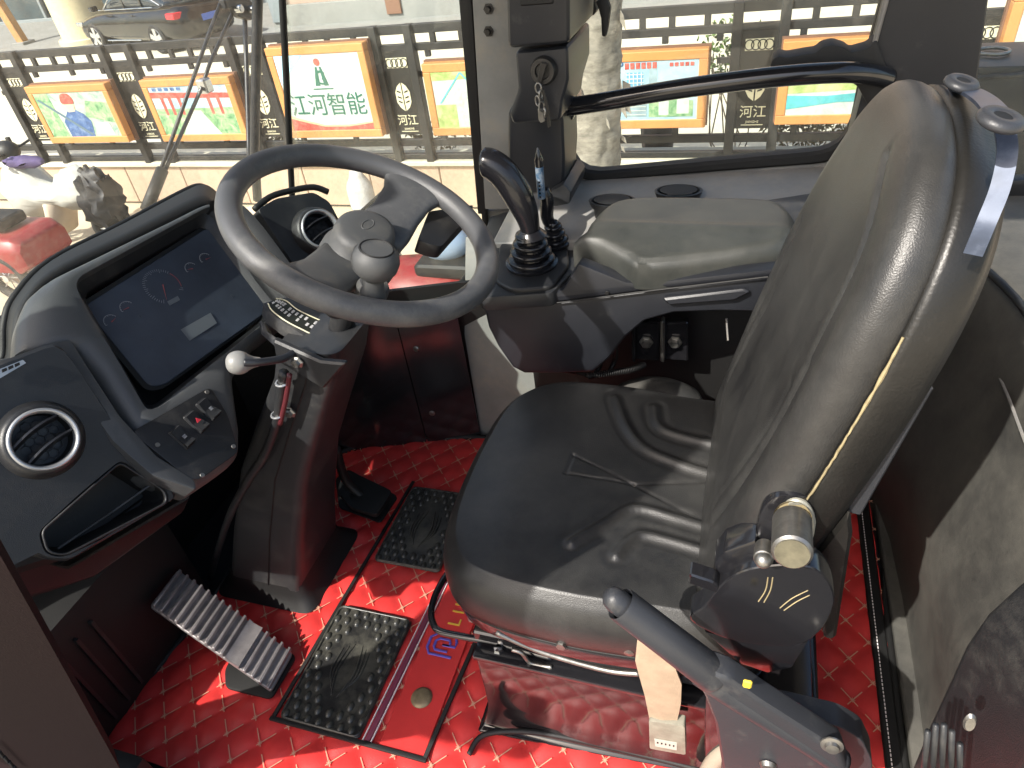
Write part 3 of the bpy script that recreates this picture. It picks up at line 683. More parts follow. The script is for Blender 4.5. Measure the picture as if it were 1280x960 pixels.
bm = NB(); loft(bm, [[T(x + dx, yy * hw, z) for yy, dx in ((-1, 0), (-.6, -.06), (.6, -.06), (1, 0), (.8, .06), (-.8, .06))] for x, hw, z in ((-.45, .22, .3), (-.5, .26, .55), (-.48, .24, .8), (-.42, .16, .95))]); bevel(bm, .02); obj('front_fairing', bm, REDM, t, smooth=True)
bm = NB(); box(bm, T(.42, 0, .74), (.62, .36, .12), None, .05, 3); obj('seat', bm, RUBBER, t, smooth=True)
bm = NB(); tube(bm, [T(-.45, 0, .9), T(-.62, 0, .5), T(-.75, 0, .26)], .03, 8); tube(bm, catmull([T(-.35, -.34, 1.02), T(-.42, -.15, 1.0), T(-.42, .15, 1.0), T(-.35, .34, 1.02)], 5), .015, 8); obj('fork_and_handlebar', bm, PANELP, t)
bm = NB(); ball(bm, T(-.58, 0, .82), .09, 16); obj('headlight', bm, CHROME, t, smooth='all')
bm = NB(); prism(bm, [T(-.98, -.09, .5), T(-.75, -.09, .58), T(-.5, -.09, .5), T(-.5, .09, .5), T(-.75, .09, .58), T(-.98, .09, .5)][:3] + [T(-.5, -.09, .46), T(-.75, -.09, .54), T(-.98, -.09, .46)], (0, .18, 0)); obj('mudguard', bm, REDM, t); t.scale = (.88, .88, .88)
sc = at(122, 308, z=GZ)
t = thing('covered_scooter', 'scooter wrapped in white plastic sheet with lilac cloth, parked by the tan wall', 'scooter', (sc.x, sc.y, GZ))
def T(x, y, z): return V((sc.x - .25 + x, sc.y + y, GZ + z))
wheel(t, T(-.55, 0, .24), .22, .05); wheel(t, T(.62, 0, .24), .22, .05)
bm = NB(); rings = []
for x, hw, z0, z1 in ((-.62, .10, .55, .66), (-.5, .22, .42, 1.0), (-.3, .26, .36, 1.12), (-.08, .20, .5, .86), (.1, .16, .56, .76), (.3, .22, .5, .96), (.5, .22, .52, 1.0), (.68, .12, .6, .86)):
    rings.append([T(x, hw * math.cos(a * PI / 12) * (1 + .12 * math.sin(a * 1.7 + x * 9)), (z0 + z1) / 2 + (z1 - z0) / 2 * math.sin(a * PI / 12) * (1 + .1 * math.sin(a * 2.3 + x * 5))) for a in range(24)])
loft(bm, [[V(p) for p in r] for r in rings]); obj('white_cover', bm, WHITEC, t, smooth='all')
bm = NB(); loft(bm, [[T(x + .1 * math.cos(a * PI / 8) * s, .2 * s * math.sin(a * PI / 8), z) for a in range(16)] for x, s, z in ((-.12, .9, .2), (-.05, 1.1, .4), (0, 1.0, .58), (-.05, .7, .70))]); obj('leg_fairing', bm, CREAMF, t, smooth='all')
bm = NB(); rings = []
for x, s in ((-.3, .3), (-.15, .9), (0, 1), (.15, .9), (.28, .3)): rings.append([T(x - .05, .10 * s * math.cos(a * PI / 8) - .1, 1.10 + .06 * s * math.sin(a * PI / 8) + .02 * math.sin(a * 3 + x * 20)) for a in range(16)])
loft(bm, rings); obj('lilac_cloth', bm, LILAC, t, smooth='all')
bm = NB(); tube(bm, [T(-.42, 0, 1.0), T(-.52, 0, .6), T(-.55, 0, .24)], .025, 8); tube(bm, catmull([T(-.35, -.32, 1.2), T(-.42, -.1, 1.15), T(-.42, .1, 1.15), T(-.35, .32, 1.2)], 5), .014, 8)
tube(bm, [T(-.36, -.28, 1.18), T(-.30, -.34, 1.36)], .006, 6); obj('fork_and_handlebar', bm, PANELP, t)
bm = NB(); ball(bm, T(-.30, -.34, 1.38), .05, 12, (1, .3, .7)); obj('mirror', bm, PANELP, t, smooth='all')
bm = NB(); ball(bm, T(-.5, .1, 1.15), .13, 18, (1.2, 1, .9)); obj('helmet', bm, PANELP, t, smooth='all')
bm = NB()
def sheet_r(x, s): return [T(x + .06 * noise.noise(V((a * .6, x * 9, 1))), .20 * s * math.cos(a * PI / 16) * (1 + .5 * noise.noise(V((a * .55, x * 12, 4)))), .62 + .34 * s * math.sin(a * PI / 16) * (1 + .5 * noise.noise(V((a * .6, x * 12, 8))))) for a in range(32)]
loft(bm, [sheet_r(.42 + k * .035, .35 + .65 * math.sin(min(1, (k + 1) / 7) * PI / 2) * (1 if k < 12 else .6)) for k in range(14)])
obj('crumpled_black_sheet', bm, pm('black_plastic_sheet', (.02, .02, .022), .55), t, smooth=60)
car.location = at(128, 64, z=-1.43)
for ch in car.children: ch.location -= (car.location - V((-14.4, 15.4, -1.43)))
for ch in car.children: ch.location += V((at(128, 64, z=-1.43).x - (cx0 + .95), at(128, 64, z=-1.43).y - cy0, 0))
car.rotation_euler = (0, 0, -math.radians(17)); car.scale = (.87, .87, .87)
t.scale = (.86, .86, .86)
# second trike, nearer, seen through the low corner of the glass
p0 = at(560, 425, z=GZ)
t = thing('red_scooter', 'red scooter with cream leg shield parked beside cab, visible under steering wheel rim', 'scooter', (p0.x, p0.y, GZ))
def T(x, y, z): return V((p0.x + x, p0.y - .10 + y, GZ + z))
bm = NB(); loft(bm, [[T(x, hw * math.cos(a * PI / 10), z0 + (z1 - z0) * (.5 + .5 * math.sin(a * PI / 10))) for a in range(20)] for x, hw, z0, z1 in ((-.60, .06, .3, .5), (-.45, .2, .22, .7), (-.1, .28, .2, .72), (.3, .28, .22, .66), (.6, .18, .3, .6), (.72, .05, .4, .5))]); obj('body', bm, REDM, t, smooth='all')
bm = NB(); loft(bm, [[T(x + .10 * math.cos(a * PI / 8) * s, .19 * s * math.sin(a * PI / 8), z) for a in range(16)] for x, s, z in ((-.28, .9, .62), (-.36, 1.2, .78), (-.40, .9, .95), (-.38, .4, 1.05))]); obj('leg_shield', bm, WHITEC, t, smooth='all')
bm = NB(); ball(bm, T(.15, .05, .82), .17, 18, (1, .8, .7)); obj('helmet', bm, pm('blue_grey_helmet', (.22, .30, .42), .3), t, smooth='all')
bm = NB(); box(bm, T(.25, 0, .70), (.55, .28, .10), None, .04, 3); obj('seat', bm, RUBBER, t, smooth=True)
wheel(t, T(-.62, 0, .22), .2, .05); wheel(t, T(.62, 0, .22), .2, .05)
bm = NB(); tube(bm, [T(-.40, 0, 1.0), T(-.55, 0, .6), T(-.62, 0, .22)], .025, 8); tube(bm, catmull([T(-.3, -.3, 1.1), T(-.38, 0, 1.05), T(-.3, .3, 1.1)], 5), .013, 8); obj('fork_and_handlebar', bm, PANELP, t)
# white sack by the wall
p0 = at(468, 268, z=GZ)
bm = NB(); rings = []
for k in range(14):
    z = k / 13 * .52; r = .135 * (math.sin(min(1, (z + .05) / .25) * PI / 2)) * (1 - .55 * smoothstep(.34, .52, z)); rings.append([V((p0.x + r * math.cos(a * PI / 14) * (1 + .13 * noise.noise(V((a * .7, z * 8, 2)))), p0.y - .15 + r * .8 * math.sin(a * PI / 14) * (1 + .13 * noise.noise(V((a * .9, z * 8, 5)))), GZ + z)) for a in range(28)])
loft(bm, rings); tag(obj('white_sack', bm, BAGW, smooth='all'), 'white crumpled sack standing against the tan wall', 'sack')
bm = NB(); rings = []
for k in range(10):
    z = k / 9 * .24; r = .10 * math.sin((k + .5) / 10 * PI) ** .6; rings.append([V((p0.x + .12 + r * math.cos(a * PI / 10), p0.y - .36 + r * math.sin(a * PI / 10), GZ + z)) for a in range(20)])
loft(bm, rings); tag(obj('small_white_bag', bm, BAGW, smooth='all'), 'small tied white bag at the foot of the white sack', 'bag')
# ================================================================ CAB SHELL
cab = thing('loader_cab', 'grey and black driver cab of a wheel loader with glazed front corner and side window', 'vehicle cab', (-.3, .75, 0))
def poly_px(pts, **k): return [at(a, b, **k) for a, b in pts]
def plate(name, pts, d, m, parent, bev=.004, r=0, smooth=True, seg=2, label=None):
    if r: pts = rounded(pts, r)
    bm = NB(); prism(bm, pts, d, bev, seg); return obj(name, bm, m, parent, smooth=smooth, label=label)
def up_to(p, q, z):
    p, q = V(p), V(q); t = (z - p.z) / (q.z - p.z); return p + (q - p) * t
bm = NB(); box(bm, (-.40, .78, -.05), (2.0, 1.10, .07)); obj('floor', bm, CABDARK, cab)
bm = NB(); box(bm, (-.25, .98, 1.62), (1.95, 1.08, .07), None, .03, 3); obj('roof', bm, CABGREY, cab, smooth=True)
bm = NB(); box(bm, (-.25, .98, 1.575), (1.80, .94, .03), None, .01, 2); obj('headliner', bm, CABDARK, cab)
# lower side wall, leaning outwards to the waist
sw = [(1.255, -.02), (1.27, .30), (1.37, .50)]
bm = NB(); t = [[(x, y, z) for y, z in sw] for x in (-.60, -.05)]
def slab(name, rings, th, m, parent, **k):
    """open sheet given as rows of points, thickened"""
    bm = NB(); R = [[bm.verts.new(V(p)) for p in r] for r in rings]
    for a, b2 in zip(R, R[1:]):
        for i in range(len(a) - 1): bm.faces.new((a[i], a[i + 1], b2[i + 1], b2[i]))
    bmesh.ops.recalc_face_normals(bm, faces=bm.faces)
    bmesh.ops.solidify(bm, geom=bm.faces[:], thickness=th)
    return obj(name, bm, m, parent, **k)
bm.free()
slab('side_wall', [[(x, y, z) for y, z in sw] for x in (-.60, -.43, -.2)], .02, CABGREY, cab, smooth=True)
slab('side_wall', [[(x, y + .03, z) for y, z in sw] for x in (-.2, .1, .36)], .02, CABDARK, cab, smooth=True)
# front corner panel below the dash, dark, with a seam
slab('front_panel', [[(x, y, z) for z in (-.02, .2, .40)] for x, y in ((-1.02, 1.10), (-.85, 1.15), (-.735, 1.19))], .015, GLOSS, cab)
slab('front_panel', [[(x, y, z) for z in (-.02, .2, .40)] for x, y in ((-.732, 1.19), (-.60, 1.235))], .015, GLOSS, cab)
slab('front_panel_backing', [[(x, y + .035, z) for z in (-.02, .2, .44)] for x, y in ((-1.2, 1.06), (-1.02, 1.10), (-.85, 1.15), (-.60, 1.235), (-.50, 1.26))], .01, RUBBER, cab)
for zz in (.30, .10):
    bm = NB(); cyl(bm, (-.70, 1.194, zz), (-.70, 1.182, zz), .008, 12, .002); obj('screw', bm, STEEL, cab)
bm = NB(); box(bm, (-1.20, .75, .30), (.04, .95, .72)); obj('firewall', bm, RUBBER, cab)
bm = NB(); box(bm, (-1.10, .42, .13), (.17, .45, .30), None, .03, 2); obj('kick_panel', bm, RUBBER, cab, smooth=True)
for i in range(5):
    bm = NB(); a = at(128 + i * 17, 880 - i * 9, x=-1.03) if False else V((-1.012, .28 + i * .035, .03)); box(bm, a + V((0, 0, .10)), (.012, .006, .2)); obj('vent_rib', bm, PLASTIC, cab)
# sill around the lower glass corner, its rubber edge and the waist rail of the front corner
YG = 1.40
corner = [(605, 258), (606, 285), (596, 315), (578, 352), (536, 378), (498, 379), (470, 372), (420, 368), (330, 300)]
cp = [at(a, b, y=YG) for a, b in corner]
bm = NB(); tube(bm, catmull([cp[0] + V((0, -.005, .0))] + cp, 4), .0075, 8, flat=1.4); obj('glass_gasket', bm, RUBBER, cab, smooth='all')
wp = poly_px([(606, 262), (645, 262), (700, 262), (700, 420), (640, 470), (560, 445), (545, 425), (500, 425), (470, 400), (498, 384), (536, 384), (582, 356), (600, 318)], y=YG + .012)
bm = NB(); prism(bm, wp, (0, .03, 0), .004, 1); obj('corner_wall', bm, CABGREY, cab, smooth=True)
ct = poly_px([(470, 395), (498, 386), (538, 386), (548, 392), (548, 425), (536, 438), (520, 442), (500, 436), (478, 412)], y=1.27)
bm = NB(); prism(bm, ct, (0, .10, 0), .012, 3); obj('corner_trim', bm, GLOSS, cab, smooth=True)
# front right pillar: grey metal, black rubber, bolts
def vstrip(name, pa, pb, y, th, m, ztop=1.58, bev=.004, smooth=True, label=None):
    """pa, pb: (upper px, lower px) of the two edges"""
    a0, a1 = at(*pa[0], y=y), at(*pa[1], y=y); b0, b1 = at(*pb[0], y=y), at(*pb[1], y=y)
    a2, b2 = up_to(a1, a0, ztop), up_to(b1, b0, ztop)
    bm = NB(); prism(bm, [a1, b1, b2, a2], (0, th, 0), bev, 2); return obj(name, bm, m, cab, smooth=smooth, label=label)
vstrip('pillar_post', ((590, 0), (606, 262)), ((650, 0), (655, 262)), 1.375, .07, CABGREY)
vstrip('pillar_gasket', ((573, 0), (597, 268)), ((589, 0), (607, 268)), 1.385, .03, RUBBER)
for q in ((611, 11), (611, 39)):
    p = at(*q, y=1.375); bm = NB(); lathe(bm, [(0, .010), (.005, .010), (.006, .008), (.006, .003), (.010, .003), (.010, 0)], p, V((0, -1, 0)), 6); obj('bolt', bm, HARDW, cab)
# moulded pillar cover that carries the key switch
def tp(pts, y): return [at(a, b, y=y) for a, b in pts]
up = tp([(634, 62), (712, 55), (712, -10), (632, -10)], 1.17); zt = 1.5
bm = NB(); prism(bm, [up[0], up[1], up_to(up[1], up[2], zt), up_to(up[0], up[3], zt)], (0, .2, 0), .012, 3); obj('pillar_cover_upper', bm, CABDARK, cab, smooth=True)
bm = NB(); prism(bm, tp([(643, 64), (710, 57), (711, 100), (703, 128), (700, 152), (640, 156), (636, 142), (647, 112)], 1.20), (0, .18, 0), .012, 3); obj('pillar_cover', bm, CABDARK, cab, smooth=True)
bm = NB(); prism(bm, tp([(634, 140), (650, 118), (698, 118), (704, 150), (706, 196), (704, 240), (634, 248)], 1.26), (0, .12, 0), .012, 3); obj('pillar_cover_lower', bm, CABDARK, cab, smooth=True)
bm = NB(); prism(bm, tp([(686, 240), (704, 230), (714, 240), (712, 256), (690, 260)], 1.24), (0, .14, 0), .008, 2); obj('pillar_foot', bm, PLASTIC2, cab, smooth=True)
bm = NB(); prism(bm, tp([(650, 8), (692, 5), (692, -12), (650, -12)], 1.168), (0, .01, 0), .002, 1); obj('speaker_grille', bm, RUBBER, cab)
p = at(680, 88, y=1.195); bm = NB(); lathe(bm, [(.0, .006), (.012, .006), (.013, .012), (.020, .012), (.023, .004), (.023, 0), (.017, 0)], p, V((0, -1, .1)), 28); obj('ignition_lock', bm, HARDW, cab, smooth=True)
# keys hanging from the lock
ky = thing('ignition_key', 'bunch of keys on a chain hanging from the ignition lock on dark pillar', 'keys', p)
def on_y(q, y): return at(*q, y=y)
bm = NB(); prism(bm, tp([(676, 78), (684, 80), (676, 106), (670, 104)], 1.175), (0, .004, 0), .001, 1); obj('key_bow', bm, HARDW, ky)
for i, q in enumerate(((673, 110), (676, 118), (672, 126), (677, 133), (681, 140))):
    c = on_y(q, 1.17); bm = NB(); A = V((math.cos(i * 1.3), math.sin(i * 1.3), 0)); tube(bm, [c + A * .005 * math.cos(a * PI / 8) + EZ * .008 * math.sin(a * PI / 8) for a in range(16)], .0016, 6, closed=True); obj('chain_link', bm, STEEL, ky, smooth='all')
bm = NB(); prism(bm, tp([(680, 112), (686, 134), (688, 158), (685, 160), (682, 136), (677, 114)], 1.168), (0, .003, 0), .0006, 1); obj('key_blade', bm, HARDW, ky)
bm = NB(); prism(bm, tp([(672, 136), (678, 136), (681, 152), (676, 154), (673, 150)], 1.172), (0, .004, 0), .001, 1); obj('key_tag', bm, STEEL, ky)

# ---- side window
YW = 1.42
A_ = [(706, 0), (708, 196), (1032, 184), (1074, 100), (1102, 0)]
pl_ = [at(a, b, y=YW) for a, b in A_]
BL = at(714, 216, y=YW); BR = at(1058, 184, y=YW)
TL = up_to(BL, at(712, 0, y=YW), 1.50); TR = up_to(at(1076, 95, y=YW), at(1101, 0, y=YW), 1.50)
MR = at(1074, 100, y=YW)
inner = rounded([BL, BR, MR, TR, TL], [.075, .06, .03, .05, .05], 8)
cen = sum(inner, V()) / len(inner)
outer = [p + (p - cen).normalized() * .026 for p in inner]
bm = NB(); ring_plate(bm, outer, inner, V((0, -1, 0)), .03, 140, .006); fr = obj('window_frame', bm, RUBBER, cab, smooth=True)
for v in fr.data.vertices: v.co.y -= .012
wall_out = [V((-.37, YW, .56)), V((.175, YW, .60)), V((.205, YW, .82)), V((.205, YW, 1.58)), V((-.37, YW, 1.58))]
mid = [p + (p - cen).normalized() * .018 for p in inner]
bm = NB(); ring_plate(bm, wall_out, mid, V((0, -1, 0)), .03, 140); obj('window_surround', bm, SILLM, cab, smooth=True)
bm = NB(); prism(bm, [p + V((0, .008, 0)) for p in [q + (q - cen).normalized() * .01 for q in inner]], (0, .005, 0)); obj('window_pane', bm, GLS, cab)
# front corner pane
gp = [at(350, 0, y=YG + .01), at(365, 240, y=YG + .01)]
g_tl = up_to(gp[1], gp[0], 1.58); pr0, pr1 = at(589, 0, y=YG + .01), at(604, 262, y=YG + .01)
bm = NB(); prism(bm, [gp[1], at(330, 300, y=YG + .01)] + [p + V((0, .01, 0)) for p in cp[::-1][1:]] + [pr1, up_to(pr1, pr0, 1.58), g_tl], (0, .005, 0)); obj('window_pane', bm, GLW, cab)
# corner mullion between windscreen and corner pane
m0, m1 = at(353, 0, y=YG - .02), at(365, 240, y=YG - .02)
bm = NB(); tube(bm, [up_to(m1, m0, 1.58), m0, m1, m1 + (m1 - m0).normalized() * .12], .0075, 8); obj('corner_gasket', bm, RUBBER, cab, smooth='all')
m0, m1 = at(322, 0, y=YG + .10), at(318, 190, y=YG + .10)
bm = NB(); tube(bm, [up_to(m1, m0, 1.60), m0, m1, at(322, 250, y=YG + .1)], .012, 8); obj('wiper_bracket_bar', bm, CABDARK, cab, smooth='all')
# windscreen: bottom curve on the dash, leaning back upwards
bot = catmull([m1 * 0 + V((gp[1].x, YG + .01, gp[1].z - .08)), V((-1.12, 1.30, .60)), V((-1.22, 1.05, .60)), V((-1.26, .75, .60)), V((-1.25, .38, .60)), V((-1.22, .15, .60))], 5)
lean = (g_tl.x - gp[1].x) / (g_tl.z - gp[1].z)
bm = NB(); R = [[bm.verts.new(p + V((lean * h, 0, h))) for p in bot] for h in (0, .35, .7, 1.0)]
for a, b2 in zip(R, R[1:]):
    for i in range(len(a) - 1): bm.faces.new((a[i], a[i + 1], b2[i + 1], b2[i]))
bmesh.ops.solidify(bm, geom=bm.faces[:], thickness=.005); obj('windscreen', bm, GLW, cab, smooth='all')
# left front pillar (beyond the left edge of view) and rear left pillar behind the camera's shoulder
bm = NB(); tube(bm, [(-1.24, .22, -.05), (-1.22, .20, .6), (-.92, .22, 1.60)], .035, 8); obj('corner_pillar', bm, SHADETRIM, cab, smooth='all')
# rear right pillar
a0, a1 = at(1098, 0, y=1.38), at(1060, 150, y=1.38); b0, b1 = at(1232, 0, y=1.38), at(1212, 60, y=1.38)
bm = NB(); prism(bm, [V((.165, 1.36, .56)), V((.335, 1.36, .56)), at(1222, 100, y=1.36), up_to(at(1222, 100, y=1.36), at(1236, 0, y=1.36), 1.58), up_to(at(1090, 60, y=1.36), at(1106, 0, y=1.36), 1.58), at(1082, 100, y=1.36)], (0, .06, 0), .012, 3); obj('rear_pillar', bm, CABDARK, cab, smooth=True)
bm = NB(); prism(bm, tp([(1094, 40), (1102, 38), (1112, 0), (1104, 0)], 1.352) if False else [at(1090, 58, y=1.35), at(1096, 58, y=1.35), up_to(at(1096, 58, y=1.35), at(1112, 0, y=1.35), 1.5), up_to(at(1090, 58, y=1.35), at(1105, 0, y=1.35), 1.5)], (0, .012, 0), .003, 1); obj('pillar_trim_strip', bm, SILLM, cab, smooth=True)
# rear quarter: pane and shelf
bm = NB(); prism(bm, [V((.33, 1.40, .60)), V((.72, 1.40, .60)), V((.72, 1.40, 1.55)), V((.37, 1.40, 1.55))], (0, .005, 0)); obj('window_pane', bm, GLS, cab)
bm = NB(); prism(bm, [(.30, 1.395, .60), (.75, 1.395, .60), (.75, 1.395, .655), (.33, 1.395, .62)], (0, .03, 0), .006, 2); obj('rear_sill', bm, PLASTIC, cab, smooth=True)
# grab rail across the side window
bm = NB(); rp = catmull([at(702, 134, y=1.30), at(722, 132, y=1.30), at(760, 126, y=1.29), at(850, 111, y=1.28), at(960, 97, y=1.28), at(1040, 91, y=1.29), at(1082, 92, y=1.32), at(1110, 98, y=1.35)], 8)
tube(bm, rp, lambda t: .0165 + .012 * max(0, .06 - t) / .06, 16); obj('grab_rail', bm, GLOSS, cab, smooth='all')
bm = NB(); prism(bm, tp([(704, 118), (716, 122), (722, 138), (716, 150), (704, 156)], 1.32), (0, .08, 0), .006, 2); obj('rail_bracket', bm, GLOSS, cab, smooth=True)
# window latch at the top and window catch on the rear edge
bm = NB(); prism(bm, tp([(718, 0), (742, 0), (746, 12), (742, 20), (724, 18)], 1.37), (0, .03, 0), .004, 2); lt = obj('window_latch', bm, RUBBER, cab, smooth=True)
bm = NB(); prism(bm, tp([(744, 2), (758, -4), (763, 10), (760, 34), (757, 47), (752, 46), (751, 24), (748, 12)], 1.35), (0, .015, 0), .004, 2); obj('latch_lever', bm, RUBBER, lt, smooth=True)
bm = NB(); prism(bm, tp([(742, -60), (775, -60), (770, 0), (744, 0)], 1.37), (0, .03, 0), .004, 2); obj('latch_strap', bm, RUBBER, lt, smooth=True)
ctch = rounded(tp([(962, 84), (966, 74), (974, 70), (984, 72), (1006, 68), (1020, 66), (1028, 59), (1042, 56), (1056, 60), (1064, 66), (1086, 60), (1096, 50), (1112, 96), (1106, 150), (1086, 134), (1072, 108), (1030, 84)], 1.345), .004, 2)
bm = NB(); prism(bm, ctch, (0, .05, 0), .004, 2); obj('window_catch', bm, RUBBER, cab, smooth=True)

# ---- sloping ledge under the window, cup holders
led = [V((-.47, 1.18, .585)), V((.20, 1.18, .625)), V((.22, 1.415, .655)), V((-.47, 1.415, .612))]
bm = NB(); prism(bm, led, (0, 0, -.03), .003, 1); obj('ledge', bm, SILLM, cab, smooth=True)
for q in ((765, 250), (848, 238)):
    p = at(*q, z=.640); bm = NB(); lathe(bm, [(.040, -.012), (.044, 0), (.039, .001), (.036, -.004), (.030, -.075), (0, -.077)], p, EZ, 36, 1.05, .72); obj('cup_holder', bm, PLASTIC, cab, smooth=True)
    bm = NB(); lathe(bm, [(.0, .0), (.034, .0)], p + V((0, 0, .0015)), EZ, 36, 1.05, .72); obj('cup_well_shade', bm, RUBBER, cab)  # flat dark disc stands in for the shaded inside of the cup
bm = NB(); prism(bm, [V((.02, 1.17, .635)), V((.24, 1.17, .645)), V((.24, 1.33, .655)), V((.02, 1.26, .645))], (0, 0, -.03), .006, 2); obj('ledge_trim', bm, PLASTIC2, cab, smooth=True)

# ---- rear right inner wing and shelf
prof = [(.352, -.02), (.354, .10), (.345, .22), (.37, .36), (.395, .47), (.405, .53), (.42, .575), (.45, .592), (.52, .600), (.75, .605)]
ys = [.26, .35, .5, .7, .9, 1.05, 1.18, 1.30, 1.40]
def wing(y, x, z):
    k = smoothstep(.95, 1.4, y) * .09 + smoothstep(.6, .25, y) * .05
    return V((x - k * (1 if z > .1 else .6), y, z))
rows = [[wing(y, px_, pz_) for px_, pz_ in catmull([V((a, b, 0)) for a, b in prof], 3) and [(q.x, q.y) for q in catmull([V((a, b, 0)) for a, b in prof], 3)]] for y in ys]
slab('inner_wing', rows, .01, WINGP, cab, smooth=45)
bm = NB(); tube(bm, catmull([wing(y, .418, .585) + V((-.004, 0, .004)) for y in ys], 3), .006, 8); obj('wing_ridge', bm, PLASTIC, cab, smooth='all')
for q in ((1242, 487),):
    p = at(*q, x=.40); bm = NB(); lathe(bm, [(0, .004), (.008, .004), (.010, 0)], p, V((-1, 0, .1)), 16); obj('screw', bm, STEEL, cab)
bm = NB(); tube(bm, catmull([at(1250, 472, x=.395), at(1262, 500, x=.39), at(1275, 535, x=.385), at(1292, 580, x=.38)], 5), .0022, 6); obj('wing_scratch', bm, SILLM, cab)
bm = NB(); prism(bm, [(.330, .30, -.005), (.330, 1.20, -.005), (.330, 1.20, .020), (.330, .30, .020)], (.035, 0, 0), .006, 3); obj('floor_trim', bm, WINGP, cab, smooth=True)  # pale wing colour stands in for the sunlit strip
# outside machine box behind the cab, seen past the seat
hood = thing('rear_machine_hood', 'dark blue-black machine housing outside behind the cab at right edge', 'machine housing', (.75, 1.95, .3))
hp = [at(1216, 72, y=1.75), at(1290, 62, y=1.75)]
bm = NB(); prism(bm, rounded([at(1213, 84, y=1.75), V((1.5, 1.75, .715)), V((1.5, 1.75, .2)), V((.52, 1.75, .2)), at(1220, 165, y=1.75)], .02, 3), (0, .20, 0), .03, 3); obj('housing', bm, CABDARK, hood, smooth=True)
bm = NB(); p = at(1240, 70, y=1.85); tube(bm, [p + V((.03 * math.cos(a * PI / 8), .03 * math.sin(a * PI / 8), .01)) for a in range(16)], .004, 6, closed=True); obj('lifting_ring', bm, STEEL, hood, smooth='all')
bm = NB(); tube(bm, [at(1216, 98, y=1.745), at(1290, 92, y=1.745)], .006, 8); obj('edge_bead', bm, CABDARK, hood, smooth='all')

bm = NB(); box(bm, (-.93, .24, .09), (.30, .05, .20), None, .015, 2); obj('added_shade_box', bm, RUBBER, cab, smooth=True)  # unseen box added to cast shade on the near left mat
plat = thing('reflection_blocker', 'added unseen dark ribbed deck outside the open left door to darken reflections', 'reflection blocker', (-.3, -.2, -.1))  # unseen deck, added to keep bright ground out of the trim's reflections
bm = NB(); box(bm, (-.70, -.18, -.10), (3.0, .80, .03), None, .006, 1); obj('deck_plate', bm, RUBBER, plat)
for k in range(12):
    bm = NB(); box(bm, (-1.3 + k * .18, -.18, -.082), (.03, .74, .008), None, .003, 1); obj('tread_rib', bm, RUBBER, plat)
bm = NB(); prism(bm, [(-1.4, -.60, -.12), (.8, -.60, -.12), (.8, -.64, -.60), (-1.4, -.64, -.60)], (0, .03, 0)); obj('side_skirt', bm, CABDARK, plat)
# ================================================================ FLOOR MAT
matt = thing('floor_mat', 'red diamond quilted vinyl floor mat with black piped edges and two rubber pads', 'floor mat', (-.45, .75, 0))
outline = poly_px([(600, 545), (560, 545), (510, 552), (450, 553), (436, 556), (415, 620)], z=0)
ML = [V((-1.04, .30, 0)), V((-1.043, .37, 0)), V((-1.015, .50, 0)), V((-1.00, .95, 0)), V((-.94, 1.10, 0)), V((-.80, 1.175, 0)), V((-.66, 1.20, 0)), V((-.585, 1.215, 0)), V((-.2, 1.22, 0)), V((.332, 1.22, 0)), V((.326, .9, 0)), V((.318, .30, 0))]
def inside(x, y):
    c = False
    for i in range(len(ML)):
        a, b2 = ML[i], ML[i - 1]
        if (a.y > y) != (b2.y > y) and x < (b2.x - a.x) * (y - a.y) / (b2.y - a.y) + a.x: c = not c
    return c
DX, DY = .0700, .0780
OX, OY = -1.006, .460
def quilt(x, y):
    u = ((x - OX) / DX + (y - OY) / DY); v = ((x - OX) / DX - (y - OY) / DY)
    a = abs(math.sin(PI * u)); b2 = abs(math.sin(PI * v)); return .0066 * (min(a, 1) * min(b2, 1)) ** .6
bm = NB(); st = .0065; nx, ny = int(1.38 / st), int(.95 / st); grid = {}
for i in range(nx):
    for j in range(ny):
        x, y = -1.05 + i * st, .285 + j * st
        if inside(x, y): grid[i, j] = bm.verts.new((x, y, quilt(x, y) + .003 + .002 * noise.noise(V((x * 3, y * 3, 0)))))
for (i, j), v in grid.items():
    q = [(i, j), (i + 1, j), (i + 1, j + 1), (i, j + 1)]
    if all(k in grid for k in q): bm.faces.new([grid[k] for k in q])
obj('quilted_sheet', bm, REDV, matt, smooth='all')
# stitch lines: short stitches along each seam, a star at each crossing
bm = NB()
def stitch(bm, a, b2, w=.0011, z=.0):
    d = (b2 - a).normalized(); s = V((-d.y, d.x, 0)) * w
    vs = [bm.verts.new(p) for p in (a - s, b2 - s, b2 + s, a + s)]; bm.faces.new(vs)
def zt_(x, y): return quilt(x, y) + .0074 + .002 * noise.noise(V((x * 3, y * 3, 0)))
import itertools
for k in range(-16, 32):
    for fam in (0, 1):
        t0 = None
        for s_ in range(0, 1300):
            # seam u = k (fam 0) or v = k (fam 1); step along it
            yy = .30 + s_ * .0055
            if yy > 1.22: break
            xx = OX + DX * (k + (-1 if fam == 0 else 1) * (yy - OY) / DY)
            if s_ % 7 == 6: t0 = None; continue
            if inside(xx, yy): 
                p = V((xx, yy, zt_(xx, yy)))
                if t0 is not None: stitch(bm, t0, p, .00085)
                t0 = p
            else: t0 = None
nodes = set()
for a in range(-16, 32):
    for c2 in range(-16, 32):
        u, v = a, c2; x = OX + DX * (u + v) / 2; y = OY + DY * (u - v) / 2
        if inside(x, y) and inside(x + .01, y + .01) and inside(x - .01, y - .01):
            for q in range(4):
                an = q * PI / 4; d = V((math.cos(an), math.sin(an), 0)) * .0045; stitch(bm, V((x, y, .0084)) - d, V((x, y, .0086)) + d, .0005)
obj('stitching', bm, THREAD, matt, kind='stuff', fix=False)
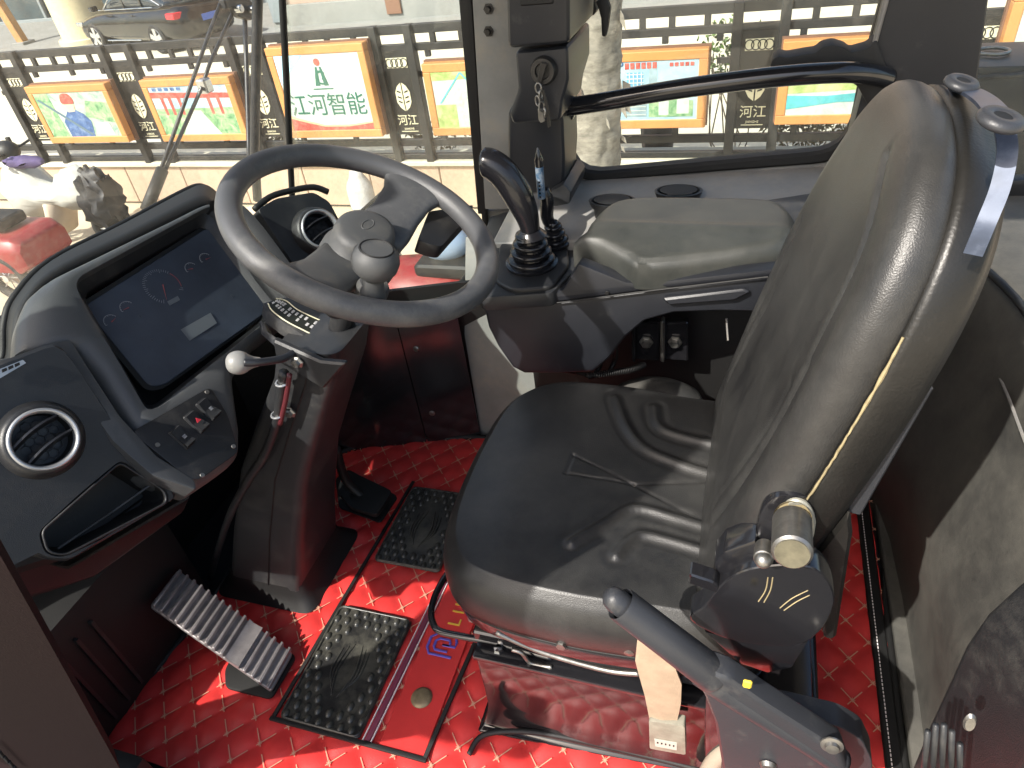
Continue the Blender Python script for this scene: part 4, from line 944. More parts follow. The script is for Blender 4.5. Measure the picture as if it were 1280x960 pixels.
def strip(name, a, b2, w, z, h, m, bev=.0015):
    a, b2 = V(a), V(b2); d = (b2 - a); l = d.length; d.normalize(); s = V((-d.y, d.x, 0)); bm = NB()
    box(bm, (a + b2) / 2 + V((0, 0, z + h / 2)), (l, w, h), (d, s, EZ), bev, 2); return obj(name, bm, m, matt, smooth=True)
bm = NB(); tube(bm, catmull([p + V((0, 0, .006)) for p in ML], 6), .007, 8); obj('edge_piping', bm, RUBBER, matt, smooth='all')
for (x, o_) in ((.306, 0),):
    bm = NB(); box(bm, (x, .75, .0095), (.026, .94, .008), None, .003, 1); obj('edge_binding', bm, RUBBER, matt)
    bm = NB()
    for k in range(130): box(bm, (x - .004, .31 + k * .007, .0142), (.0016, .0042, .001))
    obj('binding_stitching', bm, THREADW, matt, kind='stuff')
# rubber pads
def pad_mat(c0, c1, c2, c3, label):
    P = [at(*q, z=.012) for q in (c0, c1, c2, c3)]
    x0 = (P[0].x + P[3].x) / 2; x1 = (P[1].x + P[2].x) / 2; y1 = (P[0].y + P[1].y) / 2; y0 = (P[2].y + P[3].y) / 2
    bm = NB(); prism(bm, rounded([V((x0, y0, .009)), V((x1, y0, .009)), V((x1, y1, .009)), V((x0, y1, .009))], .012, 4), (0, 0, .006), .0015, 1); pd = obj('rubber_pad', bm, PADM, matt, smooth=True, label=label)
    bm = NB(); tube(bm, rounded([V((x0 + .003, y0 + .003, .016)), V((x1 - .003, y0 + .003, .016)), V((x1 - .003, y1 - .003, .016)), V((x0 + .003, y1 - .003, .016))], .012, 4), .003, 6, closed=True); obj('pad_rim', bm, PADM, pd, smooth='all')
    src = None; n = 0
    W_, H_ = x1 - x0, y1 - y0
    for i in range(7):
        for j in range(12):
            u = (i + .45 + (.5 if j % 2 else 0)) / 7.3; v = (j + .5) / 12.1
            if u > .97: continue
            if ((u - .5) / .27) ** 2 + ((v - .5) / .33) ** 2 < 1: continue
            p = V((x0 + W_ * u, y0 + H_ * v, .0145))
            if src is None:
                bm = NB(); lathe(bm, [(0, .0060), (.004, .005), (.0062, .0024), (.0072, 0)], p, EZ, 12, 1.0, 1.35); src = obj('stud', bm, PADM, pd, smooth='all'); sp = p
            else:
                c = src.copy(); C.objects.link(c); c.location = src.location + (p - sp)
    cx, cy = (x0 + x1) / 2, (y0 + y1) / 2
    for s in (-1, 1):
        for k in range(3):
            bm = NB(); tube(bm, catmull([V((cx + s * (.006 + k * .007), cy - .06 + k * .012, .0155)), V((cx + s * (.018 + k * .006), cy - .01, .0158)), V((cx + s * (.008 + k * .010), cy + .045 - k * .006, .0155))], 6), lambda t: .0005 + .0018 * math.sin(PI * t), 6); obj('scroll', bm, PADM, pd, smooth='all')
    return pd
pad_mat((430, 757), (515, 776), (448, 930), (347, 893), 'near black studded rubber pad beside the accelerator pedal')
pad_mat((522, 608), (592, 622), (547, 718), (463, 698), 'far black studded rubber pad beside the seat front')
# dark seam running past both pads, and the smooth strip with lettering
xs0 = at(430, 757, z=.01).x - .012
strip('black_seam', (-.726, .427, 0), (-.704, 1.03, 0), .008, .009, .004, RUBBER)
bm = NB(); box(bm, (-.470, .70, .0095), (.085, .55, .004), None, .001, 1); obj('smooth_strip', bm, REDV, matt)
strip('black_seam', (-.535, .43, 0), (-.512, .97, 0), .010, .009, .005, pm('plum_piping', (.16, .03, .06), .4))
strip('black_seam', (-.424, .427, 0), (-.392, .97, 0), .008, .009, .006, RUBBER)
strip('pale_seam', (-.543, .43, 0), (-.520, .97, 0), .0015, .0105, .004, THREADW, .0003)
strip('pale_seam', (-.527, .43, 0), (-.504, .97, 0), .0015, .0105, .004, THREADW, .0003)
strip('black_seam', (-.730, .425, 0), (-.42, .425, 0), .008, .009, .006, RUBBER)
for i, ch in enumerate('LIUG'):
    q = [(563, 778), (568, 762), (574, 745), (582, 722)][i]; c = at(*[(569, 778), (574, 765), (579, 752), (586, 735)][i], z=.0125)
    text_mesh(ch, .036, c, EY, -EX, YELLOWT, matt, 'lettering', .0006)
# two nested hooks: the maker's mark
for k, s in ((0, 1.0), (1, .55)):
    cx, cy = at(553, 806, z=.0128).x, at(553, 806, z=.0128).y
    bm = NB(); pts = [V((cx + .026 * s, cy - .022 * s, .0128)), V((cx - .020 * s, cy - .022 * s, .0128)), V((cx - .028 * s, cy - .010 * s, .0128)), V((cx - .028 * s, cy + .012 * s, .0128)), V((cx - .016 * s, cy + .022 * s, .0128)), V((cx + .020 * s, cy + .022 * s, .0128)), V((cx + .026 * s, cy + .010 * s, .0128)), V((cx + .026 * s, cy, .0128)), V((cx, cy, .0128))]
    tube(bm, pts, .0028, 6, flat=.4, up=EZ); obj('emblem', bm, BLUET, matt)
p = at(527, 872, z=.012); bm = NB(); lathe(bm, [(0, .005), (.014, .005), (.019, .002), (.020, 0)], p, EZ, 28); obj('stud_cap', bm, pm('worn_brass_cap', (.22, .17, .10), .5, metal=.4, var=.3, vscale=60), matt, smooth='all')
# black moulded plate in the mat for the brake pedal foot
bp_ = poly_px([(436, 588), (498, 622), (476, 655), (424, 636), (420, 600)], z=.02)
bm = NB(); prism(bm, rounded(bp_, .01, 3), (0, 0, .006), .003, 2); obj('moulded_cutout', bm, RUBBER, matt, smooth=True)

# ================================================================ STEERING COLUMN
col = thing('steering_column', 'steering column with black tapered cover, grey rimmed wheel and spinner knob', 'steering column', (-.88, .745, 0))
secs = [(-.985, -.79, .650, .840, .0), (-.965, -.79, .655, .83, .06), (-.905, -.745, .664, .820, .20), (-.815, -.675, .668, .81, .38), (-.735, -.61, .672, .808, .50), (-.665, -.555, .675, .805, .60), (-.64, -.53, .68, .80, .66)]
rings = []
for x0, x1, y0, y1, z in secs:
    r = rounded([V((x0, y0, z)), V((x1, y0, z - .0)), V((x1, y1, z)), V((x0, y1, z))], .022, 4); rings.append(r)
bm = NB(); loft(bm, rings); obj('column_cover', bm, PLASTIC2, col, smooth=True)
rings = [rounded([V((x0, y0, z)), V((x1, y0, z)), V((x1, y1, z)), V((x0, y1, z))], .03, 4) for x0, x1, y0, y1, z in ((-1.01, -.765, .635, .865, .008), (-1.0, -.775, .645, .855, .022), (-.98, -.785, .652, .84, .04), (-.968, -.788, .657, .832, .075))]
bm = NB(); loft(bm, rings); obj('base_boot', bm, RUBBER, col, smooth=True)
sm = [V((x0 * .42 + x1 * .58, y0 - .0012, z)) for x0, x1, y0, y1, z in secs[1:]]
bm = NB(); tube(bm, sm, .0014, 5); obj('cover_seam', bm, RUBBER, col)
# white-grey worn inner plate under the switchgear (bracket)
def cp_(q, y): return at(*q, y=y)
bm = NB(); prism(bm, [cp_(q, .655) for q in ((340, 425), (400, 452), (432, 455), (404, 487), (345, 452))], (0, .012, 0), .003, 1); obj('shift_bracket', bm, PLASTIC2, col, smooth=True)
p = cp_((372, 452), .652); bm = NB(); lathe(bm, [(0, .008), (.006, .008), (.007, .004), (.010, .002), (.010, 0)], p, V((0, -1, 0)), 6); obj('bolt', bm, STEEL, col)
p = cp_((363, 515), .665); bm = NB(); lathe(bm, [(0, .008), (.006, .008), (.007, .004), (.010, .002), (.010, 0)], p, V((0, -1, 0)), 6); obj('bolt', bm, STEEL, col)
bm = NB(); tube(bm, catmull([cp_((355, 465), .655), cp_((350, 500), .655), cp_((345, 530), .655), cp_((330, 570), .66), cp_((310, 600), .665), cp_((285, 650), .67), cp_((265, 715), .68), cp_((262, 740), .69)], 6), .0075, 8); obj('cable_conduit', bm, PLASTIC2, col, smooth='all')
bm = NB(); tube(bm, catmull([cp_((362, 468), .652), cp_((357, 500), .652), cp_((350, 530), .652)], 6), .004, 8); obj('red_wire', bm, pm('dark_red_wire', (.10, .02, .025), .4), col, smooth='all')
for q in ((353, 478), (347, 518)):
    p = cp_(q, .655); bm = NB(); tube(bm, [p + V((.0095 * math.cos(a * PI / 6), .0095 * math.sin(a * PI / 6), 0)) for a in range(12)], .002, 6, closed=True); obj('cable_tie', bm, SATIN, col)
# shift quadrant: fan-shaped box with printed plate
W0 = V((-.48, .761, .821)); WN = V((math.sin(.482), math.sin(.0367), math.cos(.482))).normalized(); E1 = EY.cross(WN).normalized(); E2 = WN.cross(E1)
QC = V((-.600, .72, .655)); 
def qp(px, py, h=0): return on(px, py, QC + WN * h, WN)
fan = [(329, 378), (362, 370), (420, 372), (440, 395), (431, 425), (428, 438), (405, 432), (380, 420), (352, 402), (334, 388)]
F = [qp(*q) for q in fan]
bm = NB(); prism(bm, F, -WN * .026, .003, 2); q_ = obj('shift_quadrant', bm, LEVERG, col, smooth=True)
fan2 = [qp(*q) - WN * .034 for q in [(328, 379), (331, 392), (350, 408), (380, 428), (405, 440), (428, 446)]]
bm = NB(); prism(bm, fan2 + [p + (QC - p).normalized() * .012 for p in fan2[::-1]], -WN * .012, .002, 1); obj('quadrant_guard', bm, LEVERG, col, smooth=True)
arc_o = [qp(*q, .0004) for q in [(335, 380), (340, 389), (357, 402), (380, 414), (403, 425), (424, 431)]]
arc_i = [qp(*q, .0004) for q in [(345, 374), (358, 377), (372, 388), (395, 399), (415, 407), (428, 411)]]
bm = NB(); prism(bm, arc_o + arc_i[::-1], WN * .001); obj('label_plate', bm, pm('label_black', (.02, .022, .018), .35), q_)
bm = NB(); tube(bm, catmull([p + WN * .0015 for p in arc_o], 4), .0011, 5); tube(bm, catmull([p + WN * .0015 for p in arc_i], 4), .0009, 5); obj('label_border', bm, CREAMP, q_, kind='stuff')
O_, I_ = catmull(arc_o, 8), catmull(arc_i, 8)
bm = NB()
for k in range(3, 38, 2):
    a, b2 = I_[k], O_[k]; d = (b2 - a); tt = (O_[k + 1] - O_[k]).normalized()
    for f0, f1 in ((.18, .42), (.5, .72)):
        if random.random() < .2: continue
        for w in range(3):
            o1 = a + d * (f0 + w * (f1 - f0) / 3) + WN * .0014; box(bm, o1 + tt * .0003, (.0042 * random.uniform(.7, 1), .0014, .0006), (tt, WN.cross(tt).normalized(), WN))
obj('label_print', bm, GREYP, q_, kind='stuff')
bm = NB(); a = qp(395, 442, -.03); tube(bm, catmull([cp_((372, 436), .665), cp_((362, 444), .65), cp_((350, 449), .635), cp_((322, 453), .61), cp_((305, 453), .60)], 5), .0055, 10); sl = obj('shift_lever', bm, CABDARK, col, smooth='all')
bm = NB(); kc = cp_((298, 452), .60); lathe(bm, [(0, .0)] + [(.0165 * math.sin(a * PI / 14) ** .8, .0165 - .0165 * math.cos(a * PI / 14)) for a in range(1, 12)] + [(.008, .036), (.006, .045)], kc - V((.017, .006, 0)), cp_((345, 450), .63) - kc, 28); obj('lever_knob', bm, KNOBW, sl, smooth='all')
# neck between cover and wheel
bm = NB(); lathe(bm, [(.018, 0), (.018, .04), (.022, .09), (.026, .13)], W0 - WN * .20, WN, 24); obj('column_neck', bm, PLASTIC, col, smooth=True)
def wl(a, b2, h=0): return W0 + E1 * a + E2 * b2 + WN * h
bm = NB(); loft(bm, [[wl(.030 * math.cos(t * PI / 12) * s + .008, -.005 + .075 * math.sin(t * PI / 12) * s, h) for t in range(24)] for s, h in ((1.0, -.105), (1.12, -.085), (1.0, -.055), (.75, -.045))]); obj('column_shroud', bm, PLASTIC2, col, smooth='all')
# stalk on the far side
bm = NB(); prism(bm, rounded([on(a_, b_, W0 - WN * .022, WN) for a_, b_ in ((536, 264), (592, 256), (588, 268), (566, 292), (552, 308), (540, 306), (522, 300))], .006, 3), -WN * .022, .005, 2); obj('indicator_stalk', bm, PLASTIC, col, smooth=True)
# wheel
bm = NB(); RR = .1735; tube(bm, [wl(RR * math.cos(t * PI / 48), RR * math.sin(t * PI / 48)) for t in range(96)], .0162, 20, closed=True); sw_ = obj('steering_wheel', bm, WHEELM, col, smooth='all')
def spoke(sg):
    rows = []
    for t, wd, th, h in ((.0, .040, .014, -.034), (.25, .040, .014, -.033), (.5, .037, .013, -.024), (.75, .039, .012, -.011), (.92, .050, .010, -.003), (1.0, .062, .008, 0)):
        c = sg * (.03 + t * (.168 - .03)); rows.append([wl(wd * math.cos(a * PI / 10) + (.006 if sg > 0 else .0), c, h + th * math.copysign(abs(math.sin(a * PI / 10)) ** .6, math.sin(a * PI / 10))) for a in range(20)])
    bm = NB(); loft(bm, rows); return obj('spoke', bm, WHEELM if sg > 0 else HUBM, sw_, smooth='all')
spoke(1); spoke(-1)
bm = NB(); loft(bm, [[wl(.002 + r * 1.04 * math.cos(t * PI / 20), -.008 + r * 1.28 * math.sin(t * PI / 20), h) for t in range(40)] for r, h in ((.050, -.060), (.052, -.045), (.048, -.030), (.040, -.022), (.0385, -.004), (.036, .0035), (.030, .0065), (.015, .0078), (.002, .008))]); obj('hub_pad', bm, HUBM, sw_, smooth=50)
bm = NB(); tube(bm, [wl(.002 + .008 * math.cos(t * PI / 8) * .8, -.004 + .014 * math.sin(t * PI / 8), .0078) for t in range(16)], .0009, 6, closed=True); obj('hub_emblem', bm, HUBM, sw_, smooth='all')
kp = V((.092, -.128)); kax = WN
kb = wl(.068, -.127, .006)
bm = NB(); lathe(bm, [(.016, -.012), (.0155, .0), (.0125, .008), (.0125, .020), (.019, .026), (.0265, .035), (.0285, .045), (.0265, .055), (.0205, .061), (.0195, .0605), (.0185, .0615), (.0, .0625)], kb, (WN + EZ * .5).normalized(), 36); obj('spinner_knob', bm, HUBM, sw_, smooth=40)
bm = NB(); tube(bm, [kb + (WN + EZ * .5).normalized() * .0617 + (frame_of((WN + EZ * .5))[0] * math.cos(t * PI / 12) + frame_of((WN + EZ * .5))[1] * math.sin(t * PI / 12)) * .0192 for t in range(24)], .0009, 5, closed=True); obj('knob_ring', bm, RUBBER, sw_, smooth='all')
bm = NB(); lathe(bm, [(.0, .006), (.018, .006), (.021, .0), (.020, -.014), (.0, -.016)], wl(.058, -.095, -.012), WN, 24); obj('knob_clamp', bm, HUBM, sw_, smooth=True)

# ================================================================ PEDALS
ped = thing('accelerator_pedal', 'ribbed metal accelerator pedal hinged on the red mat, left of the column', 'pedal', (-.80, .50, 0))
a, b2, c2, d2 = at(222, 712, z=.15), at(187, 757, z=.15), at(338, 862, z=.030), at(368, 818, z=.030)
PN = (b2 - a).cross(d2 - a).normalized(); PN = PN if PN.z > 0 else -PN
ax_l = ((c2 + d2) / 2 - (a + b2) / 2); Lp = ax_l.length; ax_l.normalize(); wv = (a - b2); Wp = wv.length; wv.normalize(); PN = ax_l.cross(wv); PN = PN if PN.z > 0 else -PN
o0 = (a + b2) / 2
bm = NB(); prism(bm, rounded([o0 - wv * Wp / 2, o0 + wv * Wp / 2, o0 + wv * Wp * .46 + ax_l * Lp, o0 - wv * Wp * .46 + ax_l * Lp], .006, 3), -PN * .010, .002, 1); obj('pedal_plate', bm, PEDAL, ped, smooth=True)
nr = 16
for k in range(nr):
    if k in (10, 11): continue
    p = o0 + ax_l * (Lp * (k + .5) / nr); bm = NB(); h = .007 + (.003 if k < 10 else .001)
    prism(bm, [p - ax_l * .0045 - wv * Wp * .49, p + ax_l * .0042 - wv * Wp * .49, p + ax_l * .0015 - wv * Wp * .48 + PN * h, p - ax_l * .0035 - wv * Wp * .48 + PN * h], wv * Wp * .98, .0008, 1); obj('rib', bm, PEDAL, ped, smooth=True)
p = o0 + ax_l * (Lp * 10.9 / nr)
bm = NB(); loft(bm, [[p + ax_l * s * .016 - wv * Wp * .49 * w + PN * h for s, h in ((-1, .0), (-1, .008), (-.4, .004), (.3, .006), (1, .010), (1, 0))] for w in (-1, 1)]); obj('pivot_saddle', bm, PEDAL, ped, smooth=True)
bm = NB(); q = o0 + ax_l * Lp * .74; cyl(bm, q - wv * .028 - PN * .016, q + wv * .028 - PN * .016, .008, 14, .001); box(bm, q - PN * .028, (.05, .04, .03), (ax_l, wv, PN), .004, 1); obj('hinge', bm, STEEL, ped, smooth=True)
bm = NB(); prism(bm, rounded([at(*q2, z=.012) for q2 in ((282, 838), (283, 862), (340, 876), (372, 822), (355, 812), (300, 812))], .012, 4), (0, 0, .007), .003, 2); obj('hinge_base', bm, RUBBER, ped, smooth=True)
bm = NB(); cyl(bm, o0 + ax_l * .06 - PN * .01, o0 + ax_l * .03 - PN * .13, .007, 10); obj('push_rod', bm, RUBBER, ped, smooth=True)
bk = thing('brake_pedal', 'black brake pedal arm between the column and the far rubber pad', 'pedal', at(462, 625, z=0))
bm = NB(); prism(bm, rounded([at(*q2, z=.05) for q2 in ((430, 590), (455, 600), (492, 618), (472, 648), (440, 638), (424, 620))], .012, 4), (0, 0, .012), .005, 2); obj('pedal_pad', bm, RUBBER, bk, smooth=True)
bm = NB(); tube(bm, catmull([at(455, 622, z=.05), at(432, 600, z=.10), at(420, 560, z=.20)], 5), .010, 8); obj('pedal_arm', bm, RUBBER, bk, smooth='all')
bm = NB(); tube(bm, [at(455, 625, z=.012), at(455, 622, z=.05)], .010, 8); obj('stop', bm, RUBBER, bk)

# ================================================================ DASHBOARD
dash = thing('dashboard', 'black curved dashboard with instrument screen, silver ringed air vents and rocker switches', 'dashboard', (-.85, .70, .35))
SC = V((-.80, .70, .709)); tl_ = math.radians(52); SN = V((math.sin(tl_), -.05, math.cos(tl_))).normalized()
def sp_(px, py, h=0): return on(px, py, SC + SN * h, SN)
face = [(24, 436), (27, 395), (38, 362), (60, 344), (250, 254), (268, 250), (300, 262), (345, 310), (388, 368), (372, 392), (322, 430), (296, 470), (310, 560), (296, 577), (248, 610), (236, 608), (190, 585), (150, 520), (118, 470), (75, 432)]
FO = rounded([sp_(*q) for q in face], .012, 3)
hole = rounded([sp_(*q) for q in ((92, 352), (263, 258), (352, 378), (340, 395), (198, 508), (184, 512))], [.02, .014, .01, .01, .012, .02], 5)
hcx = sum(hole, V()) / len(hole); X_, Y_, Z_ = frame_of(SN); NO = 200
O_ = resample(FO, NO, hcx, X_, Y_); I_ = resample(hole, NO, hcx, X_, Y_)
def mixr(t, h): return [o.lerp(i, t) + SN * h for o, i in zip(O_, I_)]
bm = NB(); loft(bm, [mixr(0, -.065), mixr(0, -.035), mixr(.04, -.026), mixr(.12, -.016), mixr(.45, .0), mixr(.75, .003), mixr(.93, .003), mixr(1, -.002), mixr(1, -.035)], caps=False); obj('binnacle', bm, BINN, dash, smooth=50)
h2 = [p - SN * .012 for p in hole]; hc = sum(h2, V()) / len(h2)
def shrink(P, c, k): return [c + (p - c) * k for p in P]
bm = NB(); ring_plate(bm, shrink(h2, hc, 1.02), shrink([p - SN * .016 for p in h2], hc, .90), SN, .03, 140, .002); obj('screen_bezel', bm, PLASTIC, dash, smooth=True)
scr = rounded([sp_(*q, -.028) for q in ((104, 384), (256, 287), (268, 290), (345, 374), (340, 385), (205, 482), (186, 484))], [.008, .006, .01, .01, .008, .012, .012], 4)
bm = NB(); prism(bm, shrink(scr, hc - SN * .02, 1.06), -SN * .004); obj('instrument_screen_back', bm, RUBBER, dash)
bm = NB(); prism(bm, scr, SN * .003, .001, 1); sc_ = obj('instrument_screen', bm, SCREEN, dash, smooth=True)
# dial prints on the glass, in the screen's own axes
SX = (sp_(258, 290) - sp_(105, 385)); SX.normalize(); SY = SN.cross(SX)
def gauge(px, py, r, a0, a1, n, rim=True, needle=None, red=None):
    c = sp_(px, py, -.0242)
    bm = NB(); 
    for k in range(n + 1):
        a = math.radians(a0 + (a1 - a0) * k / n); d = SX * math.cos(a) + SY * math.sin(a); s = SN.cross(d)
        if red and red[0] <= k <= red[1]: continue
        l = .22 if k % 5 == 0 else .14
        vs = [c + d * r * (1 - l) + s * .0003, c + d * r + s * .0003, c + d * r - s * .0003, c + d * r * (1 - l) - s * .0003]; bm.faces.new([bm.verts.new(v) for v in vs])
    obj('dial_ticks', bm, TICK, sc_, kind='stuff', fix=False)
    if rim:
        bm = NB(); tube(bm, [c + (SX * math.cos(math.radians(a0 + (a1 - a0) * k / 24)) + SY * math.sin(math.radians(a0 + (a1 - a0) * k / 24))) * r for k in range(25)], .0004, 4); obj('dial_arc', bm, TICK, sc_)
    if red:
        bm = NB(); tube(bm, [c + (SX * math.cos(math.radians(a0 + (a1 - a0) * k / n)) + SY * math.sin(math.radians(a0 + (a1 - a0) * k / n))) * r * .93 for k in range(red[0], red[1] + 1)], .0011, 4, flat=.4); obj('dial_red_arc', bm, TICKRED, sc_)
    if needle is not None:
        a = math.radians(needle); d = SX * math.cos(a) + SY * math.sin(a); bm = NB(); tube(bm, [c - d * r * .1 + SN * .0005, c + d * r * .8 + SN * .0005], lambda t: .0009 * (1.1 - t), 5); obj('needle', bm, TICKRED, sc_)
gauge(204, 358, .030, 225, -45, 40, False, 235, (30, 38))
gauge(240, 336, .011, 180, 20, 8, True, 160); gauge(258, 324, .011, 180, 20, 8, True, -10)
gauge(140, 402, .011, 180, 20, 8, True, 10); gauge(160, 385, .011, 180, 20, 8, True, 170)
bm = NB(); c = [sp_(*q, -.0244) for q in ((226, 412), (263, 391), (271, 404), (237, 426))]; prism(bm, c, SN * .0006); obj('lcd_window', bm, LCD, sc_)
bm = NB(); c = [sp_(*q, -.0244) for q in ((209, 377), (222, 370), (225, 375), (212, 382))]; prism(bm, c, SN * .0006); obj('odometer', bm, LCD, sc_)
for q in ((246, 410), (175, 395), (190, 425), (300, 345), (310, 352), (290, 370)):
    bm = NB(); c = sp_(*q, -.0243)
    if q == (246, 410): bm.free(); continue
    lathe(bm, [(.0025, .0003), (.002, .0004)], c, SN, 12); obj('warning_icon', bm, pm('faint_icon', (.05, .055, .065), .4), sc_)
# dash-top gasket ledge behind the binnacle
gz_ = [(-30, 470), (2, 452), (6, 405), (18, 372), (62, 327), (150, 282), (225, 242), (248, 233), (262, 238), (275, 252)]
ga = [at(a, b2, x=-1.0 + .0) for a, b2 in gz_]; gb = [p + V((.16, 0, -.10)) for p in ga]
bm = NB(); A2 = catmull(ga, 5); B2 = catmull([sp_(*q, -.045) for q in ((-24, 500), (20, 462), (22, 420), (32, 385), (66, 347), (155, 303), (232, 264), (252, 256), (262, 256), (276, 264))], 5)
loft(bm, [A2, [p + V((.01, 0, .004)) for p in A2], [(p + q) / 2 + V((0, 0, .0)) for p, q in zip(A2, B2)], B2, [p + V((-.03, 0, -.05)) for p in B2], [p + V((.0, 0, -.05)) for p in A2]], closed=False); obj('dash_top_gasket', bm, RUBBER, dash, smooth='all')
bm = NB(); tube(bm, A2, .006, 8); obj('gasket_lip', bm, RUBBER, dash, smooth='all')
# left panel with vent and tray, faces the driver's door
PC = at(50, 550, x=-.80); LN = V((.90, -.20, .40)).normalized()
def lp(px, py, h=0): return on(px, py, PC + LN * h, LN)
pf = rounded([lp(*q) for q in ((-40, 470), (0, 452), (66, 428), (82, 436), (125, 500), (165, 560), (214, 606), (222, 622), (86, 702), (60, 700), (24, 686), (0, 700), (-45, 740))], .006, 2)
tray = rounded([lp(*q) for q in ((52, 664), (150, 578), (206, 614), (209, 628), (82, 694), (60, 690))], .008, 4)
bm = NB(); ring_plate(bm, pf, tray, LN, .05, 150, .004); obj('side_panel', bm, DASHP, dash, smooth=True)
tc_ = sum(tray, V()) / len(tray)
bm = NB(); loft(bm, [[p - LN * .001 for p in tray], [p - LN * .02 for p in shrink(tray, tc_, .97)], [p - LN * .055 for p in shrink(tray, tc_, .86)], [p - LN * .056 for p in shrink(tray, tc_, .02)]], caps=False); tb = obj('storage_tray', bm, RUBBER, dash)
for f in [f for f in tb.data.polygons if abs(f.normal.dot(LN)) > .95 and len(f.vertices) > 8][:0]: pass
bm = NB(); tube(bm, tray, .0016, 6, closed=True); obj('tray_lip', bm, PLASTIC2, dash, smooth='all')
bm = NB(); tube(bm, [lp(72, 686, -.012), lp(140, 640, -.022), lp(188, 606, -.014)], .002, 6); obj('tray_rib', bm, PLASTIC2, dash)
# ridge that parts the side panel from the binnacle
bm = NB(); prism(bm, rounded([sp_(*q, .006) for q in ((20, 446), (56, 430), (88, 424), (112, 462), (150, 520), (196, 570), (244, 600), (246, 613), (190, 594), (140, 550), (104, 497), (74, 440), (30, 452))], .004, 2), -SN * .06, .004, 2); obj('panel_ridge', bm, BINN, dash, smooth=True)
def vent(c, n, r, name, uprot=0):
    X, Y, Z = frame_of(n); c = V(c) + Z * .020; t = NB()
    lathe(t, [(r * 1.38, -.030), (r * 1.26, -.016), (r * 1.17, -.002), (r * 1.02, .005), (r * .98, .004)], c, n, 48); v = obj('air_vent', t, DASHP, dash, smooth='all')
    t = NB(); lathe(t, [(r * 1.02, .003), (r * 1.0, .009), (r * .93, .010), (r * .87, .006), (r * .85, -.004)], c, n, 48); obj('silver_ring', t, SATIN, v, smooth='all')
    t = NB(); lathe(t, [(r * .86, -.002), (r * .80, -.024), (0, -.025)], c, n, 40); obj('duct', t, RUBBER, v, smooth=True)
    dd = X * math.cos(uprot) + Y * math.sin(uprot); ee = Z.cross(dd)
    for k in (-.32, .32):
        h = math.sqrt(1 - k * k) * r * .84; t = NB(); q = c + ee * r * k
        pts = [q - dd * h, q - dd * h * .5 + Z * .004 + ee * .003, q + Z * .005 + ee * .004, q + dd * h * .5 + Z * .004 + ee * .003, q + dd * h]
        P = catmull(pts, 5); loft(t, [[p + Z * .0035 + ee * .0025, p + Z * .0045, p - Z * .011 - ee * .003, p - Z * .011 - ee * .005] for p in P]); obj('louvre', t, CABDARK, v, smooth=True)
    t = NB(); hr = r * .17
    for i in range(-4, 5):
        for j in range(-4, 5):
            hc_ = c - Z * .019 + dd * hr * 1.5 * i + ee * hr * 1.732 * (j + (.5 if i % 2 else 0))
            if (hc_ - (c - Z * .019)).length > r * .68: continue
            for k in range(6):
                a1, a2 = k * PI / 3, (k + 1) * PI / 3; tube(t, [hc_ + (dd * math.cos(a1) + ee * math.sin(a1)) * hr, hc_ + (dd * math.cos(a2) + ee * math.sin(a2)) * hr], .0009, 4)
    obj('honeycomb_grille', t, PLASTIC, v, kind='stuff')
vent(PC + LN * .001, (LN + (EYE - PC).normalized() * .6).normalized(), .0375, 'air_vent', .12)
# switch panel
swp = rounded([sp_(*q, .002) for q in ((163, 541), (262, 484), (284, 520), (298, 566), (250, 600), (236, 600))], .010, 4)
bm = NB(); prism(bm, swp, SN * .003, .0015, 2); obj('switch_panel', bm, PLASTIC, dash, smooth=True)
for i, q in enumerate(((227, 547), (245, 528), (260, 512))):
    c = sp_(*q, .006); wx, wy = .0085, .0165
    lab = ('rocker switch with wiper symbol', 'rocker switch with red warning triangle', 'rocker switch with lamp symbol')[i]
    bm = NB(); box(bm, c, (wx * 2.1, wy * 2.1, .006), (SX, SY, SN), .002, 1); s_ = obj('rocker_switch', bm, PLASTIC, dash, smooth=True, label=lab)
    bm = NB(); A = [(-1, .006), (-.9, .010), (-.1, .004), (.1, .004), (.9, .0075), (1, .003)]
    loft(bm, [[c + SX * wx * s * .92 + SY * wy * v * .95 + SN * h for v, h in A] + [c + SX * wx * s * .92 + SY * wy * .9 + SN * 0, c + SX * wx * s * .92 - SY * wy * .9] for s in (-1, 1)]); obj('rocker', bm, PLASTIC2, s_, smooth=True)
    if i == 1:
        bm = NB(); z_ = SN * .0085; prism(bm, [c + z_ + SX * -.004 - SY * .002, c + z_ + SX * .004 - SY * .002, c + z_ + SY * .005], SN * .0008); obj('icon', bm, REDICON, s_)
    else:
        bm = NB(); z_ = SN * .0082; prism(bm, [c + z_ + SX * -.003 - SY * .004, c + z_ + SX * .003 + SY * .001, c + z_ - SX * .003 + SY * .001, c + z_ + SX * .003 - SY * .004], SN * .0006); obj('icon', bm, TICK, s_)
        bm = NB(); prism(bm, [c + SN * .0078 + SX * -.004 - SY * .012, c + SN * .0078 + SX * .004 - SY * .012, c + SN * .0078 + SX * .004 - SY * .0108, c + SN * .0078 - SX * .004 - SY * .0108], SN * .0006); obj('indicator', bm, GREYP, s_)
for q in ((197, 556), (253, 594), (292, 558), (259, 490)):
    bm = NB(); lathe(bm, [(0, .001), (.003, .001), (.0035, 0)], sp_(*q, .0055), SN, 12); obj('screw', bm, STEEL, dash)
